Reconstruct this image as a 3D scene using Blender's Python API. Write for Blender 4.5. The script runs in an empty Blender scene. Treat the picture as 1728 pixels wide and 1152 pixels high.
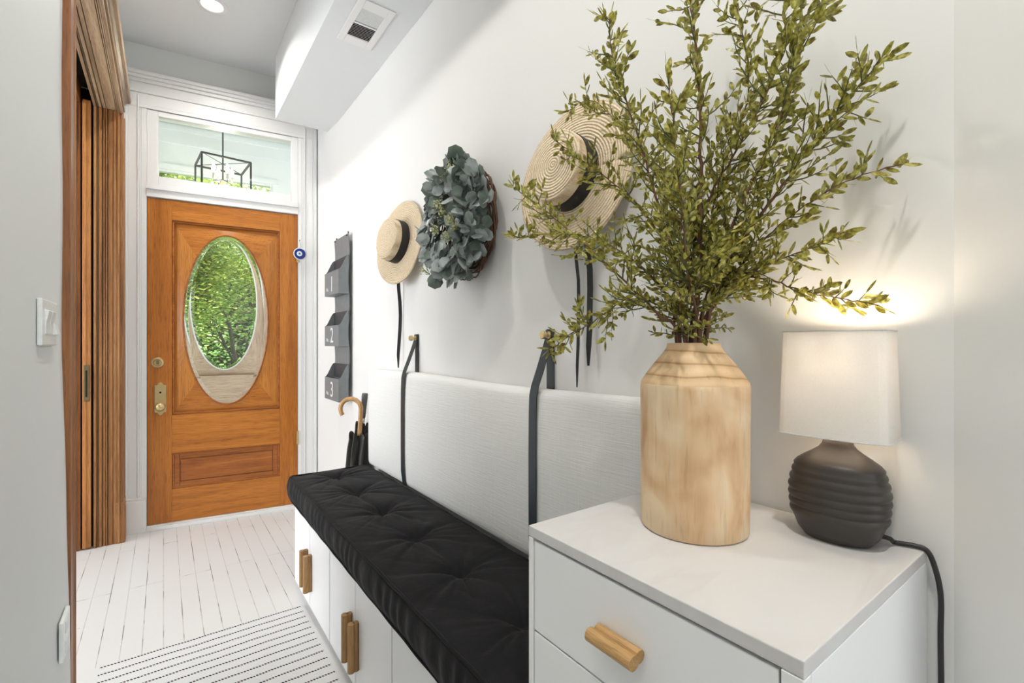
import bpy, bmesh, math, random
from mathutils import Vector, Matrix, noise
PI = math.pi
R = random.Random(7)
sc = bpy.context.scene
C = sc.collection

# ------------------------------------------------------------------ camera, world, light, exposure
FPX, CAMH = 797.0, 1.17
YAW = math.atan((864 - 276) / FPX)
cd = bpy.data.cameras.new('camera'); cam = bpy.data.objects.new('camera', cd); C.objects.link(cam)
cam.location = (0, 0, CAMH); cam.rotation_euler = (PI / 2, 0, -YAW)
cd.sensor_width = 36; cd.lens = 36 * FPX / 1728; cd.shift_y = 4 / 1728; cd.clip_start = 0.02
sc.camera = cam
vs = sc.view_settings
vs.view_transform = 'Standard'; vs.look = 'None'; vs.gamma = 1; vs.use_curve_mapping = False
vs.exposure = 0.63
w = bpy.data.worlds.new('sky'); sc.world = w; w.use_nodes = True
nt = w.node_tree; bg = nt.nodes['Background']
bg.inputs['Color'].default_value = (0.86, 0.93, 1.0, 1); bg.inputs['Strength'].default_value = 2.1
sd = bpy.data.lights.new('sun', 'SUN'); sun = bpy.data.objects.new('sun', sd); C.objects.link(sun)
sd.energy = 13; sd.angle = 0.02; sd.color = (1, 0.96, 0.86); sun.rotation_euler = (math.radians(42), 0, math.radians(-28))


def area(name, loc, rot, sx, sy, power, col, parent=None, shape='RECTANGLE', spread=PI):
    d = bpy.data.lights.new(name, 'AREA'); d.shape = shape; d.size = sx
    if shape in ('RECTANGLE', 'ELLIPSE'): d.size_y = sy
    d.energy = power; d.color = col; d.spread = spread
    o = bpy.data.objects.new(name, d); C.objects.link(o); o.location = loc; o.rotation_euler = rot
    if parent: o.parent = parent
    return o


# fill lamp added at an unseen opening behind the camera
area('back_fill', (1.0, -2.95, 1.6), (PI / 2, 0, 0), 1.0, 1.2, 14, (0.96, 0.98, 1.0))
# fill lamp added in the unseen left room, shining through the wide doorway
area('side_fill', (-3.05, 2.4, 1.35), (PI / 2, 0, -PI / 2), 2.4, 1.9, 68, (0.94, 0.97, 1.0))
DOWNLIGHT_W = (6.2, 4.8, 9.0)
LAMP_W = 0.8

# ------------------------------------------------------------------ material helpers


def srgb(r, g, b):
    f = lambda c: (c / 255 / 12.92) if c / 255 <= 0.04045 else ((c / 255 + 0.055) / 1.055) ** 2.4
    return (f(r), f(g), f(b), 1)


class NT:
    def __init__(s, name):
        s.m = bpy.data.materials.new(name); s.m.use_nodes = True
        s.t = s.m.node_tree; s.b = s.t.nodes['Principled BSDF']; s.out = s.t.nodes['Material Output']

    def n(s, typ, **kw):
        n = s.t.nodes.new(typ)
        for k, v in kw.items():
            if k in n.inputs: n.inputs[k].default_value = v
            else: setattr(n, k, v)
        return n

    def l(s, a, b): s.t.links.new(a, b)

    def coord(s, scale=(1, 1, 1), rot=(0, 0, 0), kind='Object'):
        tc = s.n('ShaderNodeTexCoord'); mp = s.n('ShaderNodeMapping')
        mp.inputs['Scale'].default_value = scale; mp.inputs['Rotation'].default_value = rot
        s.l(tc.outputs[kind], mp.inputs[0]); return mp.outputs[0]

    def noise(s, vec, scale, detail=4, rough=0.55, dist=0):
        n = s.n('ShaderNodeTexNoise'); n.inputs['Scale'].default_value = scale
        n.inputs['Detail'].default_value = detail; n.inputs['Roughness'].default_value = rough
        n.inputs['Distortion'].default_value = dist
        if vec is not None: s.l(vec, n.inputs['Vector'])
        return n.outputs[0]

    def ramp(s, fac, stops):
        r = s.n('ShaderNodeValToRGB'); e = r.color_ramp.elements
        while len(e) < len(stops): e.new(0.5)
        for i, (p, c) in enumerate(stops): e[i].position = p; e[i].color = c
        s.l(fac, r.inputs[0]); return r.outputs[0]

    def mix(s, fac, a, b, mode='MIX'):
        m = s.n('ShaderNodeMix', data_type='RGBA', blend_type=mode)
        for sock, v in ((m.inputs[0], fac), (m.inputs[6], a), (m.inputs[7], b)):
            if hasattr(v, 'is_output'): s.l(v, sock)
            else: sock.default_value = v
        return m.outputs[2]

    def math(s, op, a, b=0.0):
        m = s.n('ShaderNodeMath', operation=op)
        for i, v in enumerate((a, b)):
            if hasattr(v, 'is_output'): s.l(v, m.inputs[i])
            else: m.inputs[i].default_value = v
        return m.outputs[0]

    def bump(s, h, strength=0.3, dist=0.002):
        b = s.n('ShaderNodeBump'); b.inputs['Strength'].default_value = strength; b.inputs['Distance'].default_value = dist
        s.l(h, b.inputs['Height']); s.l(b.outputs[0], s.b.inputs['Normal'])

    def base(s, v):
        if hasattr(v, 'is_output'): s.l(v, s.b.inputs['Base Color'])
        else: s.b.inputs['Base Color'].default_value = v

    def set(s, **kw):
        for k, v in kw.items(): s.b.inputs[k.replace('_', ' ')].default_value = v
        return s


def paint(name, col, rough=0.6, bump=0.08, scale=60, spec=0.3):
    m = NT(name); v = m.coord(); n = m.noise(v, scale, 3)
    n2 = m.noise(v, 2.5, 3)
    m.base(m.mix(m.math('MULTIPLY', n2, 0.25), col, tuple(c * 0.93 for c in col[:3]) + (1,)))
    m.bump(n, bump, 0.002); m.set(Roughness=rough); m.b.inputs['Specular IOR Level'].default_value = spec
    return m.m


def plain(name, col, rough=0.5, metal=0.0, bump=0.0, scale=80):
    m = NT(name); v = m.coord(); n = m.noise(v, scale, 3)
    m.base(m.mix(n, tuple(c * 0.86 for c in col[:3]) + (1,), tuple(min(1, c * 1.1) for c in col[:3]) + (1,)))
    m.set(Roughness=rough, Metallic=metal)
    if bump: m.bump(n, bump, 0.001)
    return m.m


def wood(name, dark, mid, light, axis='z', rough=0.4, fine=1.0, bump=0.15, fig=1.0):
    st = {'x': (0.6, 14, 14), 'y': (14, 0.6, 14), 'z': (14, 14, 0.6)}[axis]
    m = NT(name)
    v = m.coord(tuple(a * fine for a in st))
    big = m.noise(v, 1.6, 5, 0.6, 0.6)
    v2 = m.coord(tuple(a * fine * 6 for a in st))
    pores = m.noise(v2, 3.0, 3, 0.6)
    v3 = m.coord((1.6, 1.6, 1.6))
    blot = m.noise(v3, 1.7, 2)
    c = m.ramp(big, [(0.25, dark), (0.5, mid), (0.75, light)])
    c = m.mix(m.math('MULTIPLY', blot, 0.35 * fig), c, mid)
    pr = m.ramp(pores, [(0.36, (0.45, 0.38, 0.32, 1)), (0.5, (1, 1, 1, 1))])
    c = m.mix(0.6, c, pr, 'MULTIPLY')
    m.base(c); m.bump(pores, bump, 0.001); m.set(Roughness=rough)
    return m.m


def M4(r, g, b): return srgb(r, g, b)


MAT = {}
MAT['wall'] = paint('wall_paint', (0.78, 0.775, 0.76, 1), 0.65, 0.12, 45)
MAT['wall_cool'] = paint('left_wall_paint', (0.70, 0.72, 0.71, 1), 0.6, 0.1, 30)
MAT['ceil'] = paint('ceiling_paint', (0.76, 0.78, 0.79, 1), 0.75, 0.05, 50)
MAT['trim'] = paint('white_trim_paint', (0.80, 0.80, 0.79, 1), 0.35, 0.05, 40, 0.45)
MAT['cab'] = paint('cabinet_white', (0.88, 0.885, 0.89, 1), 0.32, 0.02, 80, 0.4)
MAT['oak_v'] = wood('door_oak_upright', M4(138, 78, 24), M4(180, 108, 36), M4(200, 130, 52), 'z', 0.33)
MAT['oak_h'] = wood('door_oak_level', M4(146, 84, 26), M4(186, 114, 40), M4(204, 134, 56), 'x', 0.33)
MAT['oak_side'] = wood('door_oak_panel_side', M4(156, 94, 32), M4(192, 122, 48), M4(208, 142, 66), 'z', 0.33)
MAT['oak_dark'] = wood('door_oak_panel', M4(122, 66, 22), M4(160, 92, 36), M4(190, 122, 58), 'x', 0.35)
MAT['pale_v'] = wood('light_washed_oak_upright', M4(186, 156, 132), M4(206, 180, 156), M4(222, 200, 178), 'z', 0.5)  # oak paled to carry the bright outside light in its colour
MAT['pale_h'] = wood('light_washed_oak_level', M4(188, 160, 136), M4(208, 184, 160), M4(224, 204, 182), 'x', 0.5)
MAT['pale_d'] = wood('darker_oak_moulding', M4(120, 92, 70), M4(156, 128, 104), M4(180, 152, 128), 'x', 0.5)  # darker tone so the outer panel line shows
MAT['trimwood'] = wood('old_pine_trim', M4(96, 58, 28), M4(154, 104, 58), M4(190, 142, 90), 'z', 0.4, 1.2)
MAT['trimwood_y'] = wood('old_pine_head', M4(104, 80, 58), M4(162, 136, 108), M4(194, 172, 142), 'y', 0.35, 1.2)
MAT['trimdark'] = wood('dark_stained_edge', M4(84, 44, 20), M4(140, 88, 46), M4(170, 116, 66), 'z', 0.4, 1.2)
MAT['pocket'] = wood('orange_pine_edge', M4(140, 84, 36), M4(188, 126, 66), M4(208, 152, 88), 'z', 0.4, 1.4)
MAT['handle'] = wood('oak_dowel', M4(126, 90, 52), M4(160, 122, 76), M4(184, 148, 100), 'z', 0.5, 2.5)
MAT['handle_y'] = wood('oak_dowel_level', M4(146, 108, 62), M4(184, 144, 90), M4(204, 168, 114), 'y', 0.5, 2.5)
MAT['brass'] = plain('aged_brass', (0.62, 0.48, 0.24, 1), 0.35, 0.9, 0.3, 60)
MAT['darkbrass'] = plain('dull_brass', (0.22, 0.16, 0.08, 1), 0.45, 0.8, 0.2, 60)
MAT['plastic'] = plain('white_plastic', (0.80, 0.82, 0.81, 1), 0.3)
MAT['metal'] = plain('galvanised_steel', (0.23, 0.25, 0.26, 1), 0.5, 0.35, 0.1, 30)
MAT['metal_in'] = plain('steel_inner_shade', (0.07, 0.075, 0.08, 1), 0.5, 0.6)  # darker steel copy puts the bins' inner shade into colour; hangers share it
MAT['bronze'] = plain('lantern_metal', (0.07, 0.07, 0.07, 1), 0.5, 0.3)
MAT['white'] = plain('white_letter_paint', (0.75, 0.78, 0.78, 1), 0.6)
MAT['leather'] = plain('blue_black_leather', (0.022, 0.032, 0.038, 1), 0.33, 0, 0.25, 300)
MAT['black'] = plain('black_ribbon', (0.012, 0.012, 0.014, 1), 0.55, 0, 0.1, 200)
MAT['void'] = plain('dark_slot', (0.012, 0.009, 0.007, 1), 0.9)  # near-black holds the shade of slots and openings in its colour; also the pupil
MAT['cord'] = plain('black_cord', (0.02, 0.018, 0.016, 1), 0.4)
MAT['umb'] = plain('umbrella_cloth', (0.035, 0.034, 0.028, 1), 0.6, 0, 0.3, 90)
MAT['umbgrip'] = plain('grey_rubber_grip', (0.10, 0.10, 0.105, 1), 0.5)
MAT['cane'] = wood('bent_cane', M4(160, 116, 68), M4(196, 152, 100), M4(214, 176, 126), 'z', 0.4, 1.5)
MAT['bark'] = plain('reddish_bark', (0.13, 0.055, 0.025, 1), 0.7, 0, 0.6, 160)
MAT['twig'] = plain('green_twig', (0.09, 0.10, 0.03, 1), 0.6)
MAT['vine'] = plain('grapevine_twig', (0.12, 0.06, 0.035, 1), 0.8, 0, 0.6, 120)
MAT['seed'] = plain('pale_seed', (0.55, 0.56, 0.30, 1), 0.6)
MAT['treebark'] = plain('tree_bark', (0.06, 0.045, 0.035, 1), 0.9, 0, 0.5, 30)
MAT['bulbgrip'] = plain('candle_sleeve', (0.75, 0.72, 0.62, 1), 0.5)
MAT['blue'] = plain('cobalt_glass', (0.01, 0.025, 0.22, 1), 0.12)
MAT['palerim'] = plain('pale_rim', (0.62, 0.62, 0.62, 1), 0.3)
MAT['ltblue'] = plain('light_blue_glass', (0.35, 0.62, 0.75, 1), 0.15)
MAT['grass'] = plain('lawn', (0.10, 0.20, 0.04, 1), 0.9, 0, 0.5, 20)


def leafmat(name, cols, trans=0.3, rough=0.45, vs_=60):
    m = NT(name)
    v = m.coord(); n = m.noise(v, vs_, 2); g = m.n('ShaderNodeObjectInfo')
    c = m.ramp(n, [(0.3 + 0.4 * i / (len(cols) - 1), cc) for i, cc in enumerate(cols)])
    m.base(c); m.set(Roughness=rough)
    tr = m.n('ShaderNodeBsdfTranslucent'); m.l(c, tr.inputs[0])
    mx = m.n('ShaderNodeMixShader'); mx.inputs[0].default_value = trans
    m.l(m.b.outputs[0], mx.inputs[1]); m.l(tr.outputs[0], mx.inputs[2]); m.l(mx.outputs[0], m.out.inputs[0])
    return m.m


MAT['leaf'] = leafmat('olive_leaf', [(0.13, 0.075, 0.02, 1), (0.21, 0.19, 0.03, 1), (0.40, 0.375, 0.07, 1), (0.62, 0.57, 0.20, 1)], 0.4, 0.35, 110)  # palest tones put lit highlights into the colour; browns are leaf mottling
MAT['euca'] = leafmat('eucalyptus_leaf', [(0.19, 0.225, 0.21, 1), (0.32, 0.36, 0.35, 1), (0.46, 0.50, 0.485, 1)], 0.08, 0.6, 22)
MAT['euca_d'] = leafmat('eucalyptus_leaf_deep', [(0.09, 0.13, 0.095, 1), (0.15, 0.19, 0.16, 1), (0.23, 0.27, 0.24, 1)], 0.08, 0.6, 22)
MAT['tree'] = leafmat('tree_leaf', [(0.10, 0.18, 0.05, 1), (0.30, 0.38, 0.09, 1), (0.74, 0.72, 0.25, 1)], 0.5, 0.5, 8)  # palest tone puts sun highlights into the leaf colour
MAT['tree2'] = leafmat('shrub_leaf', [(0.08, 0.17, 0.06, 1), (0.17, 0.31, 0.10, 1), (0.30, 0.44, 0.15, 1)], 0.4, 0.5, 1.5)


def glass(name, gl=0.08, tint=(0.97, 0.99, 0.98, 1)):
    m = NT(name)
    tr = m.n('ShaderNodeBsdfTransparent'); tr.inputs[0].default_value = tint
    g = m.n('ShaderNodeBsdfGlossy'); g.inputs['Roughness'].default_value = 0.02
    f = m.n('ShaderNodeFresnel'); f.inputs[0].default_value = 1.45
    mx = m.n('ShaderNodeMixShader'); m.l(m.math('MULTIPLY', f.outputs[0], gl), mx.inputs[0])
    m.l(tr.outputs[0], mx.inputs[1]); m.l(g.outputs[0], mx.inputs[2]); m.l(mx.outputs[0], m.out.inputs[0])
    return m.m


MAT['glass'] = glass('window_glass', 1.0)
_g = NT('bevelled_glass'); _g.base((0.95, 0.98, 0.98, 1)); _g.set(Roughness=0.03, IOR=1.25); _g.b.inputs['Transmission Weight'].default_value = 1.0
MAT['bevel'] = _g.m


def emis(name, col, st):
    m = NT(name); m.base(col); m.b.inputs['Emission Color'].default_value = col; m.b.inputs['Emission Strength'].default_value = st
    return m.m


MAT['lens'] = emis('lit_lens', (1.0, 0.97, 0.90, 1), 4.0)
MAT['bulb'] = emis('lit_bulb', (1.0, 0.86, 0.66, 1), 4.0)
MAT['lampbulb'] = emis('warm_lamp_bulb', (1.0, 0.82, 0.6, 1), 2.0)

# floor: white painted boards
m = NT('white_floorboards')
v = m.coord((1, 1, 1), (0, 0, PI / 2))
br = m.n('ShaderNodeTexBrick'); m.l(v, br.inputs['Vector'])
br.inputs['Scale'].default_value = 1; br.inputs['Brick Width'].default_value = 1.45; br.inputs['Row Height'].default_value = 0.066
br.inputs['Mortar Size'].default_value = 0.0016; br.inputs['Mortar Smooth'].default_value = 0.3; br.offset = 0.37; br.offset_frequency = 3
br.inputs['Color1'].default_value = (0.70, 0.695, 0.68, 1); br.inputs['Color2'].default_value = (0.74, 0.735, 0.72, 1); br.inputs['Mortar'].default_value = (0.16, 0.145, 0.13, 1)
v2 = m.coord((6, 1.5, 1)); n = m.noise(v2, 3, 4)
gate = m.ramp(n, [(0.50, (0, 0, 0, 1)), (0.60, (1, 1, 1, 1))])
c = m.mix(m.math('MULTIPLY', br.outputs['Fac'], gate), m.mix(0.5, br.outputs['Color'], (0.72, 0.715, 0.70, 1)), (0.13, 0.12, 0.11, 1))
c0 = m.mix(br.outputs['Fac'], (0.695, 0.695, 0.685, 1), (0.54, 0.53, 0.515, 1))
c = m.mix(m.math('MULTIPLY', br.outputs['Fac'], gate), c0, (0.12, 0.11, 0.10, 1))
sp = m.noise(m.coord((1, 1, 1)), 38, 2); c = m.mix(m.ramp(sp, [(0.74, (0, 0, 0, 1)), (0.78, (0.6, 0.6, 0.6, 1))]), c, (0.4, 0.36, 0.33, 1))
m.base(c); m.set(Roughness=0.32); m.bump(m.math('SUBTRACT', m.math('MULTIPLY', m.noise(m.coord((8, 1, 1)), 8, 4), 0.3), br.outputs['Fac']), 0.35, 0.003)
MAT['floor'] = m.m

# rug: white with dashed black pinstripes across
m = NT('pinstriped_rug')
tc = m.coord(); sx = m.n('ShaderNodeSeparateXYZ'); m.l(tc, sx.inputs[0])
wob = m.math('MULTIPLY', m.math('SUBTRACT', m.noise(m.coord((6, 3, 1)), 1.5, 2), 0.5), 0.010)
yy = m.math('ADD', sx.outputs['Y'], wob)
fr = m.math('FRACT', m.math('DIVIDE', m.math('ADD', yy, 100.0), 0.0470))
ln = m.math('LESS_THAN', m.math('ABSOLUTE', m.math('SUBTRACT', fr, 0.5)), 0.085)
dx = m.math('FRACT', m.math('DIVIDE', m.math('ADD', sx.outputs['X'], m.math('MULTIPLY', sx.outputs['Y'], 0.5)), 0.0095))
ds = m.math('LESS_THAN', dx, 0.68)
inx = m.math('LESS_THAN', m.math('ABSOLUTE', sx.outputs['X']), 0.338)
mask = m.math('MULTIPLY', m.math('MULTIPLY', ln, ds), inx)
m.base(m.mix(mask, (0.72, 0.72, 0.71, 1), (0.02, 0.02, 0.025, 1)))
wv = m.n('ShaderNodeTexWave', bands_direction='Y'); m.l(m.coord(), wv.inputs[0]); wv.inputs['Scale'].default_value = 90
m.bump(m.math('ADD', wv.outputs[1], m.noise(m.coord(), 300, 2)), 0.5, 0.002); m.set(Roughness=0.95)
MAT['rug'] = m.m

# straw: concentric plait rings
def straw(name, cy=1.0):
    m = NT(name)
    v = m.coord((1, cy, 0.0))
    wv = m.n('ShaderNodeTexWave', wave_type='RINGS', rings_direction='Z'); m.l(v, wv.inputs[0])
    wv.inputs['Scale'].default_value = 40; wv.inputs['Distortion'].default_value = 1.6; wv.inputs['Detail'].default_value = 2; wv.inputs['Detail Scale'].default_value = 4
    n = m.noise(m.coord((1, 1, 1)), 190, 3)
    h = m.math('ADD', wv.outputs[1], m.math('MULTIPLY', n, 1.2))
    c = m.ramp(m.math('MULTIPLY', h, 0.5), [(0.15, srgb(190, 160, 124)), (0.45, srgb(222, 200, 166)), (0.8, srgb(238, 222, 196))])
    m.base(c); m.bump(h, 0.8, 0.003); m.set(Roughness=0.7)
    return m.m


MAT['straw'] = straw('woven_straw')

# linen
m = NT('white_linen')
a = m.noise(m.coord((40, 12, 320)), 1, 3); b = m.noise(m.coord((40, 320, 12)), 1, 3)
m.base(m.mix(m.math('MULTIPLY', m.math('ADD', a, b), 0.4), (0.72, 0.72, 0.70, 1), (0.86, 0.86, 0.845, 1)))
m.bump(m.math('ADD', a, b), 0.5, 0.002); m.set(Roughness=0.85); m.b.inputs['Sheen Weight'].default_value = 0.15
MAT['linen'] = m.m
# velvet
m = NT('black_velvet')
n = m.noise(m.coord((1, 1, 1)), 7, 4, 0.6, 0.5)
m.base(m.mix(n, (0.004, 0.004, 0.005, 1), (0.013, 0.0125, 0.014, 1)))
m.bump(m.noise(m.coord((1, 1, 1)), 28, 5, 0.6, 0.6), 0.35, 0.006); m.set(Roughness=0.8)
m.b.inputs['Sheen Weight'].default_value = 0.07; m.b.inputs['Sheen Roughness'].default_value = 0.4; m.b.inputs['Specular IOR Level'].default_value = 0.15
MAT['velvet'] = m.m
# dresser laminate with faint veins
m = NT('white_marbled_top')
n = m.noise(m.coord((2, 5, 1), (0, 0, 0.7)), 1.6, 4, 0.55, 0.6)
m.base(m.ramp(n, [(0.40, (0.65, 0.64, 0.63, 1)), (0.49, (0.625, 0.605, 0.595, 1)), (0.56, (0.65, 0.64, 0.63, 1))])); m.set(Roughness=0.35)
MAT['top'] = m.m
# vase wood: upright grain on the body, ring grain on the turned shoulder
m = NT('turned_paulownia')
v = m.coord((16, 16, 1.4)); n1 = m.noise(v, 1.7, 5, 0.6, 0.5)
blot = m.noise(m.coord((7, 7, 5)), 1.4, 3, 0.5, 1.0)
c1 = m.ramp(m.math('ADD', m.math('MULTIPLY', n1, 0.35), m.math('MULTIPLY', blot, 0.68)), [(0.36, srgb(192, 150, 106)), (0.48, srgb(216, 182, 140)), (0.60, srgb(228, 204, 168))])
sx = m.n('ShaderNodeSeparateXYZ'); m.l(m.coord(), sx.inputs[0])
zr = m.math('ADD', sx.outputs['Z'], m.math('MULTIPLY', sx.outputs['X'], 0.09))
zr = m.math('ADD', zr, m.math('MULTIPLY', m.noise(m.coord((6, 6, 6)), 1, 2), 0.03))
sn = m.math('SINE', m.math('MULTIPLY', zr, 300.0))
c2 = m.ramp(m.math('MULTIPLY', m.math('ADD', sn, 1.0), 0.5), [(0.0, srgb(172, 134, 92)), (0.08, srgb(206, 170, 126)), (1.0, srgb(220, 188, 146))])
top = m.math('GREATER_THAN', sx.outputs['Z'], 0.244)
c = m.mix(top, c1, c2)
pore = m.ramp(m.noise(m.coord((90, 90, 9)), 1.6, 2), [(0.30, (0.55, 0.45, 0.36, 1)), (0.40, (1, 1, 1, 1))])
c = m.mix(0.28, c, pore, 'MULTIPLY')
m.base(c); m.set(Roughness=0.5); m.bump(n1, 0.1, 0.001)
MAT['vase'] = m.m
# ceramic lamp base
m = NT('dark_stoneware'); n = m.noise(m.coord((3, 3, 9)), 5, 4)
m.base(m.mix(n, (0.026, 0.021, 0.018, 1), (0.058, 0.048, 0.041, 1))); m.set(Roughness=0.42); m.bump(n, 0.2, 0.001)
MAT['ceramic'] = m.m
# lamp shade
m = NT('shade_cloth')
n = m.noise(m.coord((1, 1, 1)), 400, 2)
col = m.mix(n, (0.80, 0.78, 0.75, 1), (0.88, 0.86, 0.83, 1)); m.base(col); m.set(Roughness=0.9)
tr = m.n('ShaderNodeBsdfTranslucent'); m.l(col, tr.inputs[0]); mx = m.n('ShaderNodeMixShader'); mx.inputs[0].default_value = 0.20
m.l(m.b.outputs[0], mx.inputs[1]); m.l(tr.outputs[0], mx.inputs[2]); m.l(mx.outputs[0], m.out.inputs[0])
MAT['shade'] = m.m

# ------------------------------------------------------------------ mesh helpers


class MB:
    def __init__(s): s.bm = bmesh.new()

    def v(s, p): return s.bm.verts.new(p)

    def f(s, vs_):
        try: return s.bm.faces.new(vs_)
        except ValueError: return None

    def box(s, x0, x1, y0, y1, z0, z1):
        P = [s.v((x, y, z)) for z in (z0, z1) for y in (y0, y1) for x in (x0, x1)]
        for q in ((0, 2, 3, 1), (4, 5, 7, 6), (0, 1, 5, 4), (2, 6, 7, 3), (0, 4, 6, 2), (1, 3, 7, 5)): s.f([P[i] for i in q])
        return s

    def tube(s, pts, rad, n=10, cap=True, flat=None):
        pts = [Vector(p) for p in pts]
        if not hasattr(rad, '__len__'): rad = [rad] * len(pts)
        rings = []; up = None
        for i, p in enumerate(pts):
            t = (pts[min(i + 1, len(pts) - 1)] - pts[max(i - 1, 0)])
            t = t.normalized() if t.length > 1e-9 else Vector((0, 0, 1))
            if up is None:
                a = Vector((0, 0, 1)) if abs(t.z) < 0.9 else Vector((1, 0, 0))
                up = (a - t * a.dot(t)).normalized()
            else:
                up = (up - t * up.dot(t)).normalized()
            b = t.cross(up)
            rings.append([s.v(p + (up * math.cos(2 * PI * k / n) + b * math.sin(2 * PI * k / n)) * rad[i]) for k in range(n)])
        for a, b in zip(rings, rings[1:]):
            for k in range(n): s.f((a[k], a[(k + 1) % n], b[(k + 1) % n], b[k]))
        if cap: s.f(rings[0][::-1]); s.f(rings[-1])
        return s

    def lathe(s, prof, c=(0, 0, 0), n=48, sx=1.0, sy=1.0, M=None, p=2.0):
        rings = []
        for r, z in prof:
            ring = []
            for k in range(n):
                a = 2 * PI * k / n; ca, sa = math.cos(a), math.sin(a)
                q = (abs(ca) ** p + abs(sa) ** p) ** (-1 / p)
                q_ = Vector((r * sx * ca * q, r * sy * sa * q, z)) + Vector(c)
                ring.append(s.v(M @ q_ if M else q_))
            rings.append(ring)
        for a, b in zip(rings, rings[1:]):
            for k in range(n): s.f((a[k], a[(k + 1) % n], b[(k + 1) % n], b[k]))
        if prof[0][0] > 1e-6: s.f(rings[0][::-1])
        if prof[-1][0] > 1e-6: s.f(rings[-1])
        return s

    def prism(s, poly, ax, a0, a1):
        def P(u, v_, w_): return {'x': (w_, u, v_), 'y': (u, w_, v_), 'z': (u, v_, w_)}[ax]
        A = [s.v(P(u, v_, a0)) for u, v_ in poly]; B = [s.v(P(u, v_, a1)) for u, v_ in poly]
        n = len(poly)
        for i in range(n): s.f((A[i], A[(i + 1) % n], B[(i + 1) % n], B[i]))
        s.f(A[::-1]); s.f(B); return s

    def grid(s, fn, nu, nv, closed=False):
        g = [[s.v(fn(i / nu, j / nv)) for j in range(nv + 1)] for i in range(nu + 1)]
        for i in range(nu):
            for j in range(nv): s.f((g[i][j], g[i + 1][j], g[i + 1][j + 1], g[i][j + 1]))
        return g

    def ribbon(s, pts, wdir, wd, th):
        pts = [Vector(p) for p in pts]; wdir = Vector(wdir).normalized(); rings = []
        for i, p in enumerate(pts):
            t = (pts[min(i + 1, len(pts) - 1)] - pts[max(i - 1, 0)]).normalized()
            n = t.cross(wdir).normalized(); W_ = wd[i] if hasattr(wd, '__len__') else wd
            rings.append([s.v(p + wdir * a * W_ / 2 + n * b * th / 2) for a, b in ((-1, -1), (1, -1), (1, 1), (-1, 1))])
        for a, b in zip(rings, rings[1:]):
            for k in range(4): s.f((a[k], a[(k + 1) % 4], b[(k + 1) % 4], b[k]))
        s.f(rings[0][::-1]); s.f(rings[-1]); return s

    def leaf(s, p, d, nrm, L, W_, cup=0.15, rnd=False):
        d = d.normalized(); b = d.cross(nrm)
        if b.length < 1e-4: b = d.orthogonal()
        b = b.normalized(); nn = b.cross(d)
        prof = ((0, 0.0), (0.12, 0.75), (0.42, 1.0), (0.78, 0.80), (1.0, 0.0)) if rnd else ((0, 0.0), (0.22, 0.78), (0.52, 1.0), (0.82, 0.68), (1.0, 0.0))
        mid = []; l_ = []; r_ = []
        for t, ww in prof:
            c = p + d * (L * t) + nn * (cup * L * (t * t) * 0.8)
            mid.append(s.v(c))
            if 0 < t < 1:
                o = b * (W_ * ww * 0.5); k = nn * (cup * W_ * 0.5)
                l_.append(s.v(c - o + k)); r_.append(s.v(c + o + k))
        s.f((mid[0], mid[1], l_[0])); s.f((mid[0], r_[0], mid[1]))
        for i in range(len(l_) - 1):
            s.f((mid[i + 1], mid[i + 2], l_[i + 1], l_[i])); s.f((mid[i + 1], r_[i], r_[i + 1], mid[i + 2]))
        s.f((mid[-2], mid[-1], l_[-1])); s.f((mid[-2], r_[-1], mid[-1]))
        return s

    def build(s, name, mat, parent=None, smooth=False, bev=0, seg=2, sub=0, fix=True):
        if fix: bmesh.ops.recalc_face_normals(s.bm, faces=s.bm.faces)
        me = bpy.data.meshes.new(name); s.bm.to_mesh(me); s.bm.free()
        if smooth:
            for p in me.polygons: p.use_smooth = True
        me.materials.append(MAT[mat] if isinstance(mat, str) else mat)
        o = bpy.data.objects.new(name, me); C.objects.link(o)
        if parent: o.parent = parent
        if bev:
            md = o.modifiers.new('bevel', 'BEVEL'); md.width = bev; md.segments = seg; md.limit_method = 'ANGLE'; md.angle_limit = 0.6
            if smooth is False:
                pass
        if sub:
            md = o.modifiers.new('sub', 'SUBSURF'); md.levels = sub; md.render_levels = sub
        return o


def tag(o, label, cat, group=None, kind=None):
    o['label'] = label; o['category'] = cat
    if group: o['group'] = group
    if kind: o['kind'] = kind
    return o


def empty(name, loc=(0, 0, 0), rot=(0, 0, 0), label=None, cat=None, group=None):
    o = bpy.data.objects.new(name, None); C.objects.link(o); o.location = loc; o.rotation_euler = rot; o.empty_display_size = 0.1
    if label: tag(o, label, cat, group)
    return o


def struct(o): o['kind'] = 'structure'; return o


def arc(c, r, a0, a1, n, pl='xz'):
    o = []
    for i in range(n + 1):
        a = a0 + (a1 - a0) * i / n; u, v_ = r * math.cos(a), r * math.sin(a)
        o.append((c[0] + u, c[1], c[2] + v_) if pl == 'xz' else (c[0], c[1] + u, c[2] + v_) if pl == 'yz' else (c[0] + u, c[1] + v_, c[2]))
    return o


def text_mesh(s, size, depth):
    cu = bpy.data.curves.new('txt', 'FONT'); cu.body = s; cu.size = size; cu.extrude = depth; cu.align_x = 'CENTER'
    o = bpy.data.objects.new('txt', cu); me = bpy.data.meshes.new_from_object(o)
    bpy.data.objects.remove(o); return me


# camera ray helpers: where the line of sight through a photo pixel meets a plane of the place
_fw = Vector((math.sin(YAW), math.cos(YAW), 0)); _rt = Vector((math.cos(YAW), -math.sin(YAW), 0))


def at_x(px, py, X):
    d = _fw + _rt * ((px - 864) / FPX) + Vector((0, 0, (580 - py) / FPX)); t = X / d.x
    return Vector((X, d.y * t, CAMH + d.z * t))


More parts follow.
